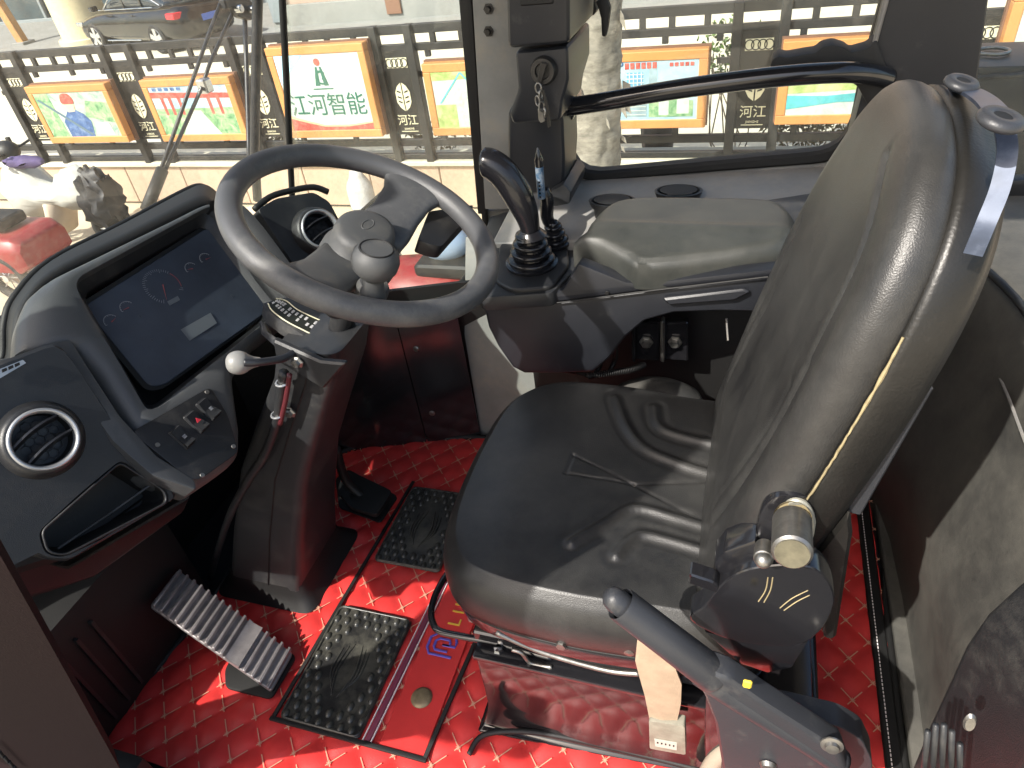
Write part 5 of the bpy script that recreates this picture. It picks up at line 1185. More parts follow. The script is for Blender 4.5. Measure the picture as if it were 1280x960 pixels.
# lower body under the dash
bm = NB(); prism(bm, [lp(*q, -.05) for q in ((-40, 480), (60, 440), (214, 606), (86, 700), (-45, 740))], V((-.28, .02, -.06)), .01, 1); obj('dash_body', bm, RUBBER, dash, smooth=True)
bm = NB(); prism(bm, [sp_(*q, -.08) for q in ((60, 400), (255, 280), (340, 370), (270, 500), (220, 545), (150, 510))], V((-.25, 0, -.10)), .01, 1); obj('dash_body', bm, RUBBER, dash, smooth=True)
bm = NB(); prism(bm, [at(*q, x=-.86) for q in ((0, 705), (24, 692), (86, 708), (240, 618), (230, 640), (120, 720), (60, 740), (0, 760))], (-.05, 0, -.02), .004, 1); obj('lower_lip', bm, PLASTIC, dash, smooth=True)
# small slotted vent on top of the side panel
bm = NB(); prism(bm, [lp(*q, .002) for q in ((-2, 462), (28, 450), (32, 454), (-2, 474))], LN * .002); sv = obj('demister_slot', bm, SATIN, dash)
for k in range(3):
    bm = NB(); prism(bm, [lp(2 + k * 8, 462 - k * 3.4, .0045), lp(8 + k * 8, 459.5 - k * 3.4, .0045), lp(9 + k * 8, 463 - k * 3.4, .0045), lp(3 + k * 8, 466 - k * 3.4, .0045)], LN * .0008); obj('slot', bm, RUBBER, sv)
# right vent pod
RN = V((.80, -.35, .48)).normalized(); RC = at(395, 290, x=-.86)
def rp_(px, py, h=0): return on(px, py, RC + RN * h, RN)
pod = rounded([rp_(*q) for q in ((322, 262), (345, 248), (392, 240), (412, 252), (432, 290), (450, 330), (430, 400), (400, 380), (360, 320))], .010, 4)
bm = NB(); prism(bm, pod, -RN * .12, .010, 3); obj('vent_pod', bm, DASHP, dash, smooth=True)
vent(RC + RN * .002, (RN + (EYE - RC).normalized() * .1).normalized(), .041, 'air_vent', .1)
bm = NB(); tube(bm, catmull([rp_(*q, -.06) for q in ((318, 262), (338, 246), (365, 238), (392, 234), (410, 240))], 4), .007, 8); obj('pod_gasket', bm, RUBBER, dash, smooth='all')
# curved wing of the binnacle right of the wheel
bm = NB(); A = [(262, 252), (285, 248), (310, 262), (345, 305), (388, 366)]; B = [(262, 262), (272, 268), (295, 300), (325, 345), (356, 384)]
a2 = [sp_(*q, .028) for q in A]; b3 = [sp_(*q, .0) for q in B]; loft(bm, [catmull(a2, 4), catmull(b3, 4), [p - SN * .02 for p in catmull(b3, 4)], [p - SN * .09 for p in catmull(a2, 4)]], closed=False); obj('binnacle_side', bm, PLASTIC, dash, smooth='all')

# windscreen wiper, outside the glass
wip = thing('windscreen_wiper', 'twin arm windscreen wiper hanging down outside the dusty windscreen', 'wiper', at(205, 225, x=-1.30))
def wx_(q, x=-1.34): return at(*q, x=x)
bm = NB(); tube(bm, [wx_((276, 3)), wx_((262, 40)), wx_((192, 238))], .0048, 8); obj('outer_arm', bm, CABDARK, wip, smooth='all')
bm = NB(); tube(bm, [wx_((290, 18)), wx_((262, 80)), wx_((252, 110))], .0048, 8); tube(bm, [wx_((252, 110)), wx_((190, 250))], .0048, 8); obj('inner_arm', bm, CABDARK, wip, smooth='all')
bm = NB(); box(bm, wx_((256, 107)), (.03, .03, .035), None, .004, 1); obj('joint', bm, CHROME, wip, smooth=True)
bm = NB(); prism(bm, [wx_(q) for q in ((272, 0), (300, -4), (312, 6), (308, 26), (292, 22), (284, 10), (276, 12))], (.02, 0, 0), .003, 1); obj('pivot_plate', bm, CABDARK, wip, smooth=True)
bm = NB(); tube(bm, [wx_((306, 20)), wx_((308, 80)), wx_((311, 180)), wx_((312, 230))], .0065, 8); obj('washer_pipe', bm, CABDARK, wip, smooth='all')
for q in ((287, 12), (303, 13)):
    bm = NB(); cyl(bm, wx_(q) + V((.02, 0, 0)), wx_(q) + V((.04, 0, 0)), .010, 12, .002); obj('bolt', bm, CHROME, wip, smooth=True)
bm = NB(); tube(bm, [wx_((203, 212), -1.33), wx_((183, 262), -1.33)], .014, 8); obj('blade_cover', bm, RUBBER, wip, smooth='all')

# ================================================================ LEFT FOREGROUND KICK PANEL
kp_ = thing('door_side_panel', 'dark dimpled trim panel rising at the lower left corner of the picture', 'trim panel', at(20, 950, y=.25))
P0 = [at(*q, y=.165) for q in ((-60, 600), (6, 704), (152, 965), (160, 1010), (-60, 1010))]
bm = NB(); prism(bm, rounded(P0, .01, 3), (-.03, .02, 0), .008, 3); obj('panel', bm, SHADETRIM, kp_, smooth=True)
for k in range(5):
    bm = NB(); a = at(-2 + k * 6, 940 + k * 6, y=.158); tube(bm, [a, a + V((.006, .0, .016))], .002, 6); obj('grille_rib', bm, PLASTIC, kp_)
# ================================================================ RIGHT FOREGROUND
kr = thing('rear_corner_cover', 'black ribbed plastic corner cover at the lower right corner of the picture', 'trim panel', at(1230, 950, y=.40))
P0 = [at(*q, y=.40) for q in ((1300, 705), (1272, 728), (1232, 765), (1205, 805), (1185, 850), (1160, 905), (1132, 975), (1140, 1020), (1300, 1020))]
bm = NB(); prism(bm, P0, (.02, -.10, 0), .014, 4); obj('cover', bm, PLASTIC, kr, smooth=True)
FN = V((-.35, -.8, .35)).normalized()
for k in range(5):
    bm = NB(); a = at(1158 + k * 9, 920 - k * 4, y=.305); b2 = at(1152 + k * 11, 975, y=.305)
    a = at(1160 + k * 10, 905 + (k - 1.5) ** 2 * 4, y=.30); b2 = at(1152 + k * 12, 985, y=.30)
    tube(bm, [a, b2], .0022, 8); obj('rib', bm, PLASTIC2, kr, smooth='all')
bm = NB(); p = at(1212, 903, y=.30); lathe(bm, [(0, .002), (.003, .002), (.004, 0)], p, V((0, -1, .3)), 16, 1, 2); obj('screw_cap', bm, STEEL, kr, smooth=True)
# ================================================================ SIDE CONSOLE
con = thing('side_console', 'long black side console under the side window with padded grey armrest lid', 'console', (-.15, 1.1, .37))
YC = 1.04
front = [(604, 384), (700, 377), (800, 364), (975, 342), (975, 392), (900, 390), (842, 392), (806, 402), (782, 422), (762, 448), (742, 466), (700, 468), (655, 468), (640, 460), (622, 434), (610, 410)]
bm = NB(); prism(bm, [at(*q, y=YC) for q in front], (0, .16, 0), .010, 3); obj('console_skirt', bm, CABDARK, con, smooth=True)
topf = [(600, 378), (604, 384), (700, 377), (800, 364), (990, 343), (990, 334), (800, 355), (782, 353), (724, 330), (714, 344), (704, 362), (690, 368), (640, 372)]
bm = NB(); prism(bm, [at(*q, y=YC - .006) for q in topf], (0, .03, 0), .006, 2); obj('console_upper', bm, CABDARK, con, smooth=True)
bm = NB(); tube(bm, catmull([at(*q, y=YC - .008) for q in ((604, 385), (700, 378), (800, 365), (960, 346))], 5), .0016, 6); obj('seam', bm, RUBBER, con)
zc = .575
deck = [at(*q, z=zc) for q in ((596, 318), (600, 372), (690, 366), (716, 340), (736, 318), (990, 300), (990, 238), (720, 245), (640, 262), (612, 270))]
bm = NB(); prism(bm, rounded(deck, .008, 2), (0, 0, -.03), .006, 2); obj('console_deck', bm, CABGREY if False else PLASTIC2, con, smooth=True)
p = at(611, 381, y=YC - .012); bm = NB(); lathe(bm, [(0, .003), (.004, .002), (.005, 0)], p, V((0, -1, 0)), 12); obj('screw', bm, CHROME, con)
p = at(759, 366, y=YC - .008); bm = NB(); lathe(bm, [(0, .002), (.003, .002), (.004, 0)], p, V((0, -1, 0)), 12); obj('screw', bm, RUBBER, con)
bm = NB(); prism(bm, [at(*q, y=YC - .012) for q in ((828, 374), (930, 362), (938, 366), (918, 376), (836, 382))], (0, .01, 0), .003, 1); obj('grab_recess', bm, CABDARK, con, smooth=True)
# raised plinth round the levers
pl2 = [at(*q, z=.584) for q in ((618, 350), (640, 362), (690, 358), (712, 330), (708, 300), (690, 282), (650, 284), (624, 305))]
bm = NB(); prism(bm, rounded(pl2, .02, 4), (0, 0, -.012), .006, 3); obj('lever_plinth', bm, PLASTIC, con, smooth=True)
# armrest lid: padded, soft folds
LZ = .652
lid_o = catmull([V((p.x, p.y, .625)) for p in [at(a_, b_, z=z_) for a_, b_, z_ in ((717, 322, .61), (730, 300, .63), (742, 272, .645), (765, 248, .655), (800, 243, .655), (880, 243, .655), (965, 245, .655), (988, 258, .65), (999, 288, .64), (987, 318, .625), (940, 334, .615), (880, 342, .61), (805, 349, .605), (780, 341, .605), (745, 329, .605))]], 6, closed=True)
def pad(name, outl, c, n, prof, m, parent, disp=None, smooth='all', sub=1, label=None):
    """soft pad: outline rings scaled about c with profile (scale, height along n); disp(p, s) moves points along n"""
    rings = []
    for s, h in prof:
        rings.append([c + (p - c) * s + n * (h + (disp(c + (p - c) * s, s) if disp else 0)) for p in outl])
    bm = NB(); loft(bm, rings); return obj(name, bm, m, parent, smooth=smooth, label=label)
lc = sum(lid_o, V()) / len(lid_o)
def lid_d(p, s):
    t = (p - lc).dot((at(985, 316, z=.625) - at(985, 258, z=.625)).normalized())
    f = .004 * math.exp(-((t - .012) / .012) ** 2) - .018 * smoothstep(.02, .13, t)
    return (f if s < .97 else f * .6) + .0012 * noise.noise(p * 22)
pad('armrest_lid', lid_o, lc, EZ, [(1.0, -.03), (1.0, -.004), (.995, .006), (.975, .016), (.94, .024), (.9, .028)] + [(.86 - .86 * k / 14, .0295) for k in range(14)] + [(.002, .0295)], LID, con, lid_d, smooth=50)
# bowl at the front of the skirt with red light in it
# opening below: dark back wall, two bolted brackets, spiral hose, grey cover
bm = NB(); box(bm, (-.12, 1.235, .35), (.62, .02, .36)); obj('recess_back', bm, RUBBER, con)
for i, (x0, x1) in enumerate(((790, 824), (826, 860))):
    bm = NB(); prism(bm, [at(*q, y=1.15) for q in ((x0, 404), (x1, 403), (x1, 452), (x0, 450))], (0, .02, 0), .003, 1); br = obj('bracket_plate', bm, GLOSS, con, smooth=True)
    bm = NB(); prism(bm, [at(*q, y=1.13) for q in ((x0 - 1, 402), (x0 + 4, 402), (x0 + 4, 454), (x0 - 1, 452))], (0, .02, 0), .002, 1); obj('flange', bm, STEEL if i else GLOSS, br, smooth=True)
    p = at((x0 + x1) / 2 + 1, 427, y=1.148); bm = NB(); lathe(bm, [(0, .014), (.007, .014), (.008, .012), (.008, .005), (.014, .004), (.014, 0)], p, V((0, -1, 0)), 6); obj('bolt', bm, STEEL, br)
bm = NB(); hp_ = catmull([at(735, 470, y=1.06), at(765, 466, y=1.08), at(790, 462, y=1.1), at(805, 456, y=1.13)], 12)
for k in range(0, len(hp_) - 1):
    d = (hp_[k + 1] - hp_[k]).normalized(); X, Y, Z = frame_of(d); tube(bm, [hp_[k] + (X * math.cos(a * PI / 5) + Y * math.sin(a * PI / 5)) * .006 for a in range(10)], .0016, 4, closed=True)
obj('spiral_hose', bm, RUBBER, con, kind='stuff', smooth='all')
for a_, b_ in (((735, 470), (700, 462)), ((752, 440), (742, 470)), ((770, 430), (760, 468))):
    bm = NB(); tube(bm, catmull([at(*a_, y=1.1), at((a_[0] + b_[0]) / 2 + 4, (a_[1] + b_[1]) / 2, y=1.14), at(*b_, y=1.12)], 5), .005, 7); obj('cable', bm, RUBBER, con, smooth='all')
bm = NB(); rings = []
for s, h in ((1, 0), (.97, .03), (.85, .055), (.6, .07), (.3, .076), (.01, .078)):
    rings.append([V((-.130 + .10 * s * math.cos(a * PI / 12), 1.12 + .055 * s * math.sin(a * PI / 12), .235 + h)) for a in range(24)])
loft(bm, rings); obj('grey_cover', bm, pm('grey_cover_plastic', (.025, .025, .024), .55, var=.2, dust=(.10, .095, .085)), con, smooth='all')
bm = NB(); tube(bm, [at(908, 398, y=YC + .05), at(910, 425, y=YC + .05)], .002, 5); obj('dangling_wire', bm, SILLM, con)

# joystick with ribbed boot
def bellows(parent, c, ax, r0, h, n=4, m=BOOT):
    prof = [(r0 * 1.12, 0), (r0 * 1.15, .006)]
    for k in range(n):
        t = k / n; r = r0 * (1 - .52 * t); z = .008 + h * t
        prof += [(r, z), (r * 1.04, z + h / n * .30), (r * .98, z + h / n * .52), (r * .72, z + h / n * .62), (r * .70, z + h / n * .85)]
    prof += [(r0 * .36, h + .010), (0, h + .012)]
    bm = NB(); lathe(bm, prof, c, ax, 36); return obj('ribbed_boot', bm, m, parent, smooth=60)
js = thing('control_joystick', 'tall black curved joystick grip on a shiny ribbed boot, front of console', 'joystick', at(665, 335, z=.60))
jb = at(665, 330, z=.584)
jt = at(663, 290, y=jb.y + .0)
bellows(js, jb, (jt - jb) + V((-.002, 0, .01)), .043, .062)
yj = jb.y
gp_ = [at(*q, y=yj) for q in ((663, 288), (658, 268), (646, 242), (630, 218), (614, 205), (601, 203))]
bm = NB(); P = catmull(gp_, 6); n = len(P)
tube(bm, P, [(.0175 + .0075 * smoothstep(0, .45, i / (n - 1)) + .0020 * math.sin(i / (n - 1) * PI) - (.017 * smoothstep(.88, 1.0, i / (n - 1)) ** 2.5)) for i in range(n)], 20); obj('grip', bm, BOOT, js, smooth='all')
bm = NB(); lathe(bm, [(.0, .0), (.024, 0), (.030, .004), (.025, .010), (.020, .016), (.0, .018)], jt + V((0, 0, -.012)), (gp_[1] - gp_[0]) + EZ * .02, 24); obj('grip_collar', bm, BOOT, js, smooth=True)
bm = NB(); tube(bm, [p + V((.0, -.0215, .0)) for p in P[8:-6]], .0008, 5); obj('grip_seam', bm, PLASTIC2, js)
j2 = thing('auxiliary_lever', 'small black lever with dark pointed grip and boot behind the tall joystick', 'lever', at(692, 300, z=.60))
b0_ = at(694, 306, z=.584); bellows(j2, b0_, V((-.03, .0, 1)), .026, .040, 3)
b1_ = at(684, 272, y=b0_.y); bm = NB(); tube(bm, catmull([b0_ + V((0, 0, .03)), b1_, at(684, 250, y=b0_.y), at(680, 236, y=b0_.y)], 5), lambda t: .009 + .004 * math.sin(t * PI), 12); obj('grip', bm, BOOT, j2, smooth='all')
bt = thing('blue_tube', 'slim blue printed tube with black pointed cap standing behind joystick', 'tube', at(675, 250, y=1.16))
q0, q1, q2 = at(677, 248, y=1.16), at(674, 208, y=1.16), at(672, 184, y=1.16)
bm = NB(); cyl(bm, q0, q1, .0075, 16, .001); obj('tube_body', bm, BLUETUBE, bt, smooth=True)
bm = NB(); lathe(bm, [(.0075, 0), (.0078, .012), (.0050, .022), (.0015, .034), (0, .036)], q1, q2 - q1, 16); obj('pointed_cap', bm, GLOSS, bt, smooth=True)
X_ = (q1 - q0).normalized()
for k in range(5):
    bm = NB(); box(bm, q0 + X_ * (.006 + k * .007) + V((0, -.0077, 0)), (.0035, .001, .0035)); obj('print_mark', bm, CHROME, bt)

# ================================================================ DRIVER SEAT
seat = thing('driver_seat', 'black vinyl driver seat with moulded cushion and tall curved backrest', 'seat', (-.15, .75, 0))
# cushion outline in plan
pc = [(-.398, .62), (-.408, .75), (-.398, .90), (-.365, .965), (-.30, .995), (-.18, 1.0), (-.05, .985), (.06, .975), (.10, .93), (.105, .75), (.10, .57), (.06, .52), (-.06, .507), (-.18, .502), (-.30, .512), (-.362, .545)]
cu_o = catmull([V((x, y, .36)) for x, y in pc], 8, closed=True); cc_ = V((-.16, .752, .36))
CG = [[(-.181, .939), (-.150, .87), (-.112, .825), (-.05, .803), (.004, .793)], [(-.112, .925), (-.10, .885), (-.07, .868), (.0, .857)],
      [(-.187, .611), (-.150, .655), (-.112, .697), (-.05, .692), (.004, .684)], [(-.122, .603), (-.108, .635), (-.085, .650), (-.01, .640)]]
CGp = [[V((x, y, 0)) for x, y in g] for g in CG]; CGc = [catmull(g, 5) for g in CGp]
THIN = [[V((-.225, .79, 0)), V((-.12, .744, 0))], [V((-.228, .748, 0)), V((-.12, .744, 0))], [V((-.225, .79, 0)), V((-.228, .748, 0))], [V((-.12, .744, 0)), V((.004, .688, 0))], [V((-.12, .744, 0)), V((.006, .782, 0))]]
EDGE = [[V((.008, .80, 0)), V((.016, .74, 0)), V((.010, .675, 0))]]
def dseg(p, a, b2):
    ab = b2 - a; t = max(0, min(1, (p - a).dot(ab) / ab.length_squared)); return (p - a - ab * t).length
def dpoly(p, P): return min(dseg(p, a, b2) for a, b2 in zip(P, P[1:]))
def cush(p, s):
    q = V((p.x, p.y, 0)); d = 0
    d += .006 * max(0, abs(p.y - .752) / .245) ** 2.2 * smoothstep(1.0, .86, s)          # side bolsters
    d -= .008 * math.exp(-((p.x - .0) / .10) ** 2) * math.exp(-((p.y - .752) / .13) ** 2)
    d -= .012 * smoothstep(-.28, -.41, p.x)
    if s < .93:
        for g in CGc:
            k = dpoly(q, g); d += .0050 * math.exp(-(k / .0068) ** 2) - .0018 * math.exp(-((k - .015) / .006) ** 2)
        for g in THIN:
            k = dpoly(q, g); d -= .0020 * math.exp(-(k / .003) ** 2)
        k = dpoly(q, EDGE[0]); d -= .004 * math.exp(-(k / .005) ** 2)
    d += .0012 * noise.noise(V((p.x * 14, p.y * 14, 3)))
    return d
# fine grid top: rings of the outline, many of them
cu_f = catmull([V((x, y, .36)) for x, y in pc], 26, closed=True)
prof = [(.955, -.046), (.985, -.040), (.998, -.026), (1.0, -.010), (.998, .006), (.985, .022), (.965, .034), (.94, .042), (.91, .047)]
prof += [(.90 - .90 * k / 110, .050) for k in range(110)] + [(.003, .050)]
pad('cushion', cu_f, cc_, EZ, prof, LEATHER, seat, cush)
# seat pan below the cushion
bm = NB(); loft(bm, [shrink([p + V((0, 0, h)) for p in cu_o], cc_ + V((0, 0, h)), s) for s, h in ((.94, -.042), (.974, -.045), (.978, -.050), (.968, -.076), (.90, -.082))]); obj('seat_pan', bm, GLOSS, seat, smooth=50)
bm = NB(); tube(bm, shrink([p + V((0, 0, -.043)) for p in cu_o], cc_ + V((0, 0, -.043)), .977), .0028, 6, closed=True); obj('cushion_piping', bm, RUBBER, seat, smooth='all')
# backrest
BA = math.radians(14.6); BU = V((math.sin(BA), 0, math.cos(BA))); BN = V((-math.cos(BA), 0, math.sin(BA))); BO = V((-.006, .748, .40))
pb = [(-.17, .0), (-.205, .02), (-.217, .10), (-.222, .22), (-.220, .34), (-.208, .44), (-.178, .515), (-.125, .560), (-.06, .578), (0, .582), (.06, .578), (.105, .560), (.152, .515), (.188, .44), (.212, .34), (.222, .22), (.217, .10), (.205, .02), (.17, .0), (0, -.01)]
def bk_(a, b2, h=0): return BO + EY * a + BU * (b2 * 1.03) + BN * h
bo_f = catmull([bk_(a, b2) for a, b2 in pb], 16, closed=True); bcen = bk_(0, .30)
BG = [[(.145, .10), (.16, .2), (.165, .30), (.16, .38)], [(.115, .08), (.13, .18), (.135, .27), (.13, .33)], [(-.145, .10), (-.16, .2), (-.165, .30), (-.16, .38)], [(-.115, .08), (-.13, .18), (-.135, .27), (-.13, .33)]]
BGc = [catmull([V((a, b2, 0)) for a, b2 in g], 5) for g in BG]
BC = catmull([V((-.150, .02, 0)), V((-.158, .20, 0)), V((-.150, .38, 0)), V((-.118, .50, 0)), V((-.05, .555, 0))], 6)
def bdisp(p, s):
    r = p - BO; a, b2 = r.dot(EY), r.dot(BU); d = 0
    d += .005 * smoothstep(.11, .19, abs(a)) * smoothstep(1.0, .88, s) * smoothstep(.58, .40, b2)
    d += .010 * math.exp(-((b2 - .12) / .09) ** 2) * smoothstep(.9, .6, s)
    if s < .93:
        q = V((a, b2, 0))
        for g in BGc:
            k = dpoly(q, g); d -= .0028 * math.exp(-(k / .007) ** 2)
    d -= .006 * math.exp(-(dpoly(V((a, b2, 0)), BC) / .0055) ** 2) * smoothstep(.05, .3, b2)
    d += .0015 * noise.noise(p * 11)
    return d * (1 if s < 1.001 else 0)
prof = [(.93, -.034), (.97, -.032), (.992, -.026), (1.0, -.016), (1.0, -.008), (.99, .0), (.97, .006), (.945, .009), (.91, .011), (.88, .012)]
prof += [(.86 - .86 * k / 60, .0125) for k in range(60)] + [(.003, .0125)]
pad('backrest', bo_f, bcen, BN, prof, LEATHER, seat, bdisp)
# hard back shell and the torn pale edge
bo = catmull([bk_(a, b2) for a, b2 in pb], 6, closed=True)
bm = NB(); loft(bm, [shrink([p + BN * h for p in bo], bcen + BN * h, s) for s, h in ((.97, -.028), (1.0, -.030), (1.004, -.036), (.995, -.062), (.95, -.074), (.6, -.082), (.01, -.084))]); obj('back_shell', bm, SHELL, seat, smooth='all')
te = [shrink([bk_(a, b2, -.029)], bcen + BN * -.029, 1.004)[0] for a, b2 in ((-.205, .02), (-.217, .10), (-.222, .20), (-.223, .28), (-.220, .34), (-.214, .40), (-.205, .45))]
bm = NB(); tp_ = catmull(te, 10); tube(bm, [p + V((0, random.uniform(-.0008, .0008), random.uniform(-.001, .001))) for p in tp_], [.0010 + .0024 * abs(noise.noise(V((i * .22, 0, 0)))) for i in range(len(tp_))], 6); obj('torn_edge', bm, FOAMY, seat)
# metal frame strap up the rear edge, near side, and over the top
def fr_(a, b2, h): return shrink([bk_(a, b2, h)], bcen + BN * h, 1.03)[0]
def strap(name, P, wv, wd):
    P = catmull(P, 8); rows = []
    for i, p in enumerate(P):
        d = (P[min(i + 1, len(P) - 1)] - P[max(i - 1, 0)]).normalized(); w_ = (V(wv) - d * V(wv).dot(d)).normalized(); o_ = d.cross(w_)
        rows.append([p + w_ * wd + o_ * .0015, p - w_ * wd + o_ * .0015, p - w_ * wd - o_ * .0015, p + w_ * wd - o_ * .0015])
    bm = NB(); loft(bm, rows); obj(name, bm, BLUEMETAL, seat, smooth=True)
strap('back_strap', [at(1255, 158, y=.60), at(1259, 190, y=.58), at(1250, 235, y=.565), at(1232, 280, y=.55), at(1216, 318, y=.545)], (1, -.2, .1), .0065)
strap('top_strap', [at(1180, 112, y=.82), at(1206, 112, y=.77), at(1232, 126, y=.70), at(1254, 152, y=.61)], (1, .2, 0), .009)
for q, hh in (((1252, 148), 0), ((1203, 103), 0)):
    c = at(*q, x=.165 if q[0] > 1230 else .185); n_ = (BU + V((0, -.1, 0))).normalized()
    bm = NB(); lathe(bm, [(.0060, .001), (.008, .003), (.0145, .003), (.0175, .000), (.0175, -.003), (.0145, -.005), (.008, -.005), (.0060, .001)], c, n_, 32, 1.0, .9); obj('headrest_grommet', bm, LEVERG, seat, smooth='all')
    bm = NB(); lathe(bm, [(0, .002), (.008, .002)], c, n_, 16); obj('grommet_hole', bm, RUBBER, seat)
# slim side trim strut behind the shell
a_, b_ = at(1152, 480, y=.55), at(1063, 640, y=.55)
bm = NB(); d = (a_ - b_).normalized(); box(bm, (a_ + b_) / 2 + V((.002, 0, 0)), ((a_ - b_).length, .006, .016), (d, EY, d.cross(EY)), .002, 1); obj('recline_strut', bm, LEVERG, seat, smooth=True)
# recliner: cover plate, bracket, knob
YR = .485
cvr = [(862, 775), (880, 758), (905, 728), (935, 712), (985, 706), (1020, 712), (1040, 735), (1042, 760), (1025, 790), (1000, 806), (960, 808), (905, 798)]
bm = NB(); prism(bm, catmull([at(*q, y=YR) for q in cvr], 4, closed=True), (0, .03, 0), .006, 3); obj('recliner_cover', bm, GLOSS, seat, smooth=True)
bm = NB(); prism(bm, [at(*q, y=YR + .012) for q in ((880, 790), (960, 806), (1000, 806), (1012, 800), (990, 835), (960, 842), (925, 830))], (0, .05, 0), .005, 2); obj('recliner_base', bm, GLOSS, seat, smooth=True)
brk = [(942, 690), (948, 650), (958, 630), (976, 620), (1000, 622), (1018, 640), (1020, 665), (1008, 700), (1000, 712), (960, 712)]
bm = NB(); prism(bm, catmull([at(*q, y=YR + .035) for q in brk], 3, closed=True), (0, .02, 0), .004, 2); obj('recliner_bracket', bm, STEEL if False else GLOSS, seat, smooth=True)
bm = NB(); prism(bm, catmull([at(*q, y=YR + .028) for q in ((968, 655), (985, 628), (1008, 630), (1020, 655), (1010, 690), (1002, 668), (990, 652))], 3, closed=True), (0, .006, 0), .002, 1); obj('bracket_rim', bm, pm('dull_zinc', (.36, .35, .29), .45, metal=.4, var=.2), seat, smooth=True)
k0, k1 = at(990, 650, y=YR + .02), at(990, 692, y=YR - .035)
bm = NB(); cyl(bm, k0, k1, .0185, 28, .0025); kn = obj('recliner_knob', bm, CHROME if False else STEEL, seat, smooth=True)
bm = NB(); cyl(bm, k1, k1 + (k1 - k0).normalized() * .0012, .0155, 24); obj('knob_end', bm, pm('worn_cream_sticker', (.10, .09, .058), .6, var=.35, vscale=60), kn)
bm = NB(); lathe(bm, [(0, .006), (.016, .005), (.018, 0)], k0 + EZ * .004, k0 - k1, 20); obj('knob_collar', bm, FOAMY, kn)
c = k0.lerp(k1, .55) + V((0, -.012, .0125)); bm = NB(); ball(bm, c, .0075, 14, (1, .6, .6)); obj('sticker_patch', bm, pm('worn_cream_sticker', (.48, .44, .28), .6), kn, smooth='all')
k0, k1 = at(956, 682, y=YR + .005), at(954, 700, y=YR - .02)
bm = NB(); cyl(bm, k0, k1, .0095, 18, .002); ball(bm, k1, .0085, 16); obj('pivot_bolt', bm, STEEL, seat, smooth=True)
bm = NB(); prism(bm, [at(*q, y=YR + .02) for q in ((892, 705), (905, 690), (945, 675), (950, 705), (905, 730), (895, 722))], (0, .035, 0), .005, 2); obj('recliner_arm', bm, GLOSS, seat, smooth=True)
bm = NB(); prism(bm, [at(*q, y=YR) for q in ((862, 718), (892, 728), (900, 736), (896, 742), (860, 730))], (0, .02, 0), .002, 1); obj('recliner_tab', bm, GLOSS, seat, smooth=True)
bm = NB(); lathe(bm, [(.006, 0), (.008, .004), (.006, .012), (.008, .016), (.0, .018)], at(920, 828, y=YR + .02), V((-.3, -1, 0)), 14); obj('spring_bolt', bm, STEEL, seat, smooth=True)
# scratches on the recliner cover
for s_ in ([(960, 722), (957, 738), (948, 752)], [(966, 722), (963, 738), (955, 753)], [(975, 760), (990, 748), (1010, 738)], [(980, 763), (996, 752), (1012, 744)]):
    bm = NB(); tube(bm, catmull([at(*q, y=YR - .0006) for q in s_], 4), .0007, 4); obj('scratch', bm, FOAMY, seat)
# lower back bracket wedge between cushion and backrest, far side
bm = NB(); prism(bm, [V((.0, .99, .36)), V((.05, .985, .47)), V((.075, .985, .47)), V((.09, .985, .36))], (0, .02, 0), .004, 1); obj('hinge_bracket', bm, SHELL, seat, smooth=True)
bm = NB(); prism(bm, [at(*q, y=.535) for q in ((1015, 700), (1062, 640), (1066, 668), (1045, 800), (1030, 800))], (0, .40, 0), .004, 1); obj('rear_brace', bm, SHELL, seat, smooth=True)
# suspension between pan and riser: slide rails, lever rod, springs
for y in (.555, .93):
    bm = NB(); box(bm, (-.13, y, .238), (.42, .035, .022), None, .003, 1); obj('slide_rail', bm, GLOSS, seat, smooth=True)
    bm = NB(); box(bm, (-.15, y + .004, .262), (.40, .022, .016), None, .003, 1); obj('slide_runner', bm, STEEL, seat, smooth=True)
bm = NB(); box(bm, (-.24, .56, .285), (.16, .03, .028), None, .004, 2); obj('mount_block', bm, GLOSS, seat, smooth=True)
bm = NB(); prism(bm, [at(*q, y=.52) for q in ((600, 772), (640, 790), (700, 802), (760, 812), (795, 818), (790, 824), (700, 812), (630, 800))], (0, .03, 0), .002, 1); obj('spring_plate', bm, BUCKLE, seat, smooth=True)
bm = NB(); tube(bm, catmull([at(*q, y=.515) for q in ((620, 790), (660, 808), (700, 822), (760, 838), (800, 842))], 5), .0045, 8); obj('scissor_bar', bm, STEEL, seat, smooth='all')
bm = NB(); p_ = at(703, 800, y=.512); lathe(bm, [(0, .012), (.007, .012), (.007, .004), (.011, .003), (.011, 0)], p_, V((0, -1, 0)), 6); obj('bolt', bm, STEEL, seat)
bm = NB(); p_ = at(787, 811, y=.512); lathe(bm, [(0, .008), (.007, .007), (.009, 0)], p_, V((0, -1, 0)), 16); obj('bolt', bm, STEEL, seat)
rod = [at(*q, z=.215) for q in ((569, 705), (556, 722), (545, 742), (539, 762), (541, 778), (550, 789), (580, 796), (620, 803), (650, 812), (690, 823))]
bm = NB(); tube(bm, catmull(rod, 6), .0058, 10); obj('slide_adjust_rod', bm, GLOSS, seat, smooth='all')
bm = NB(); tube(bm, catmull([at(*q, y=.525) for q in ((640, 812), (652, 816), (662, 828), (676, 832), (690, 834))], 4), .0035, 8); obj('rod_hook', bm, STEEL, seat, smooth='all')
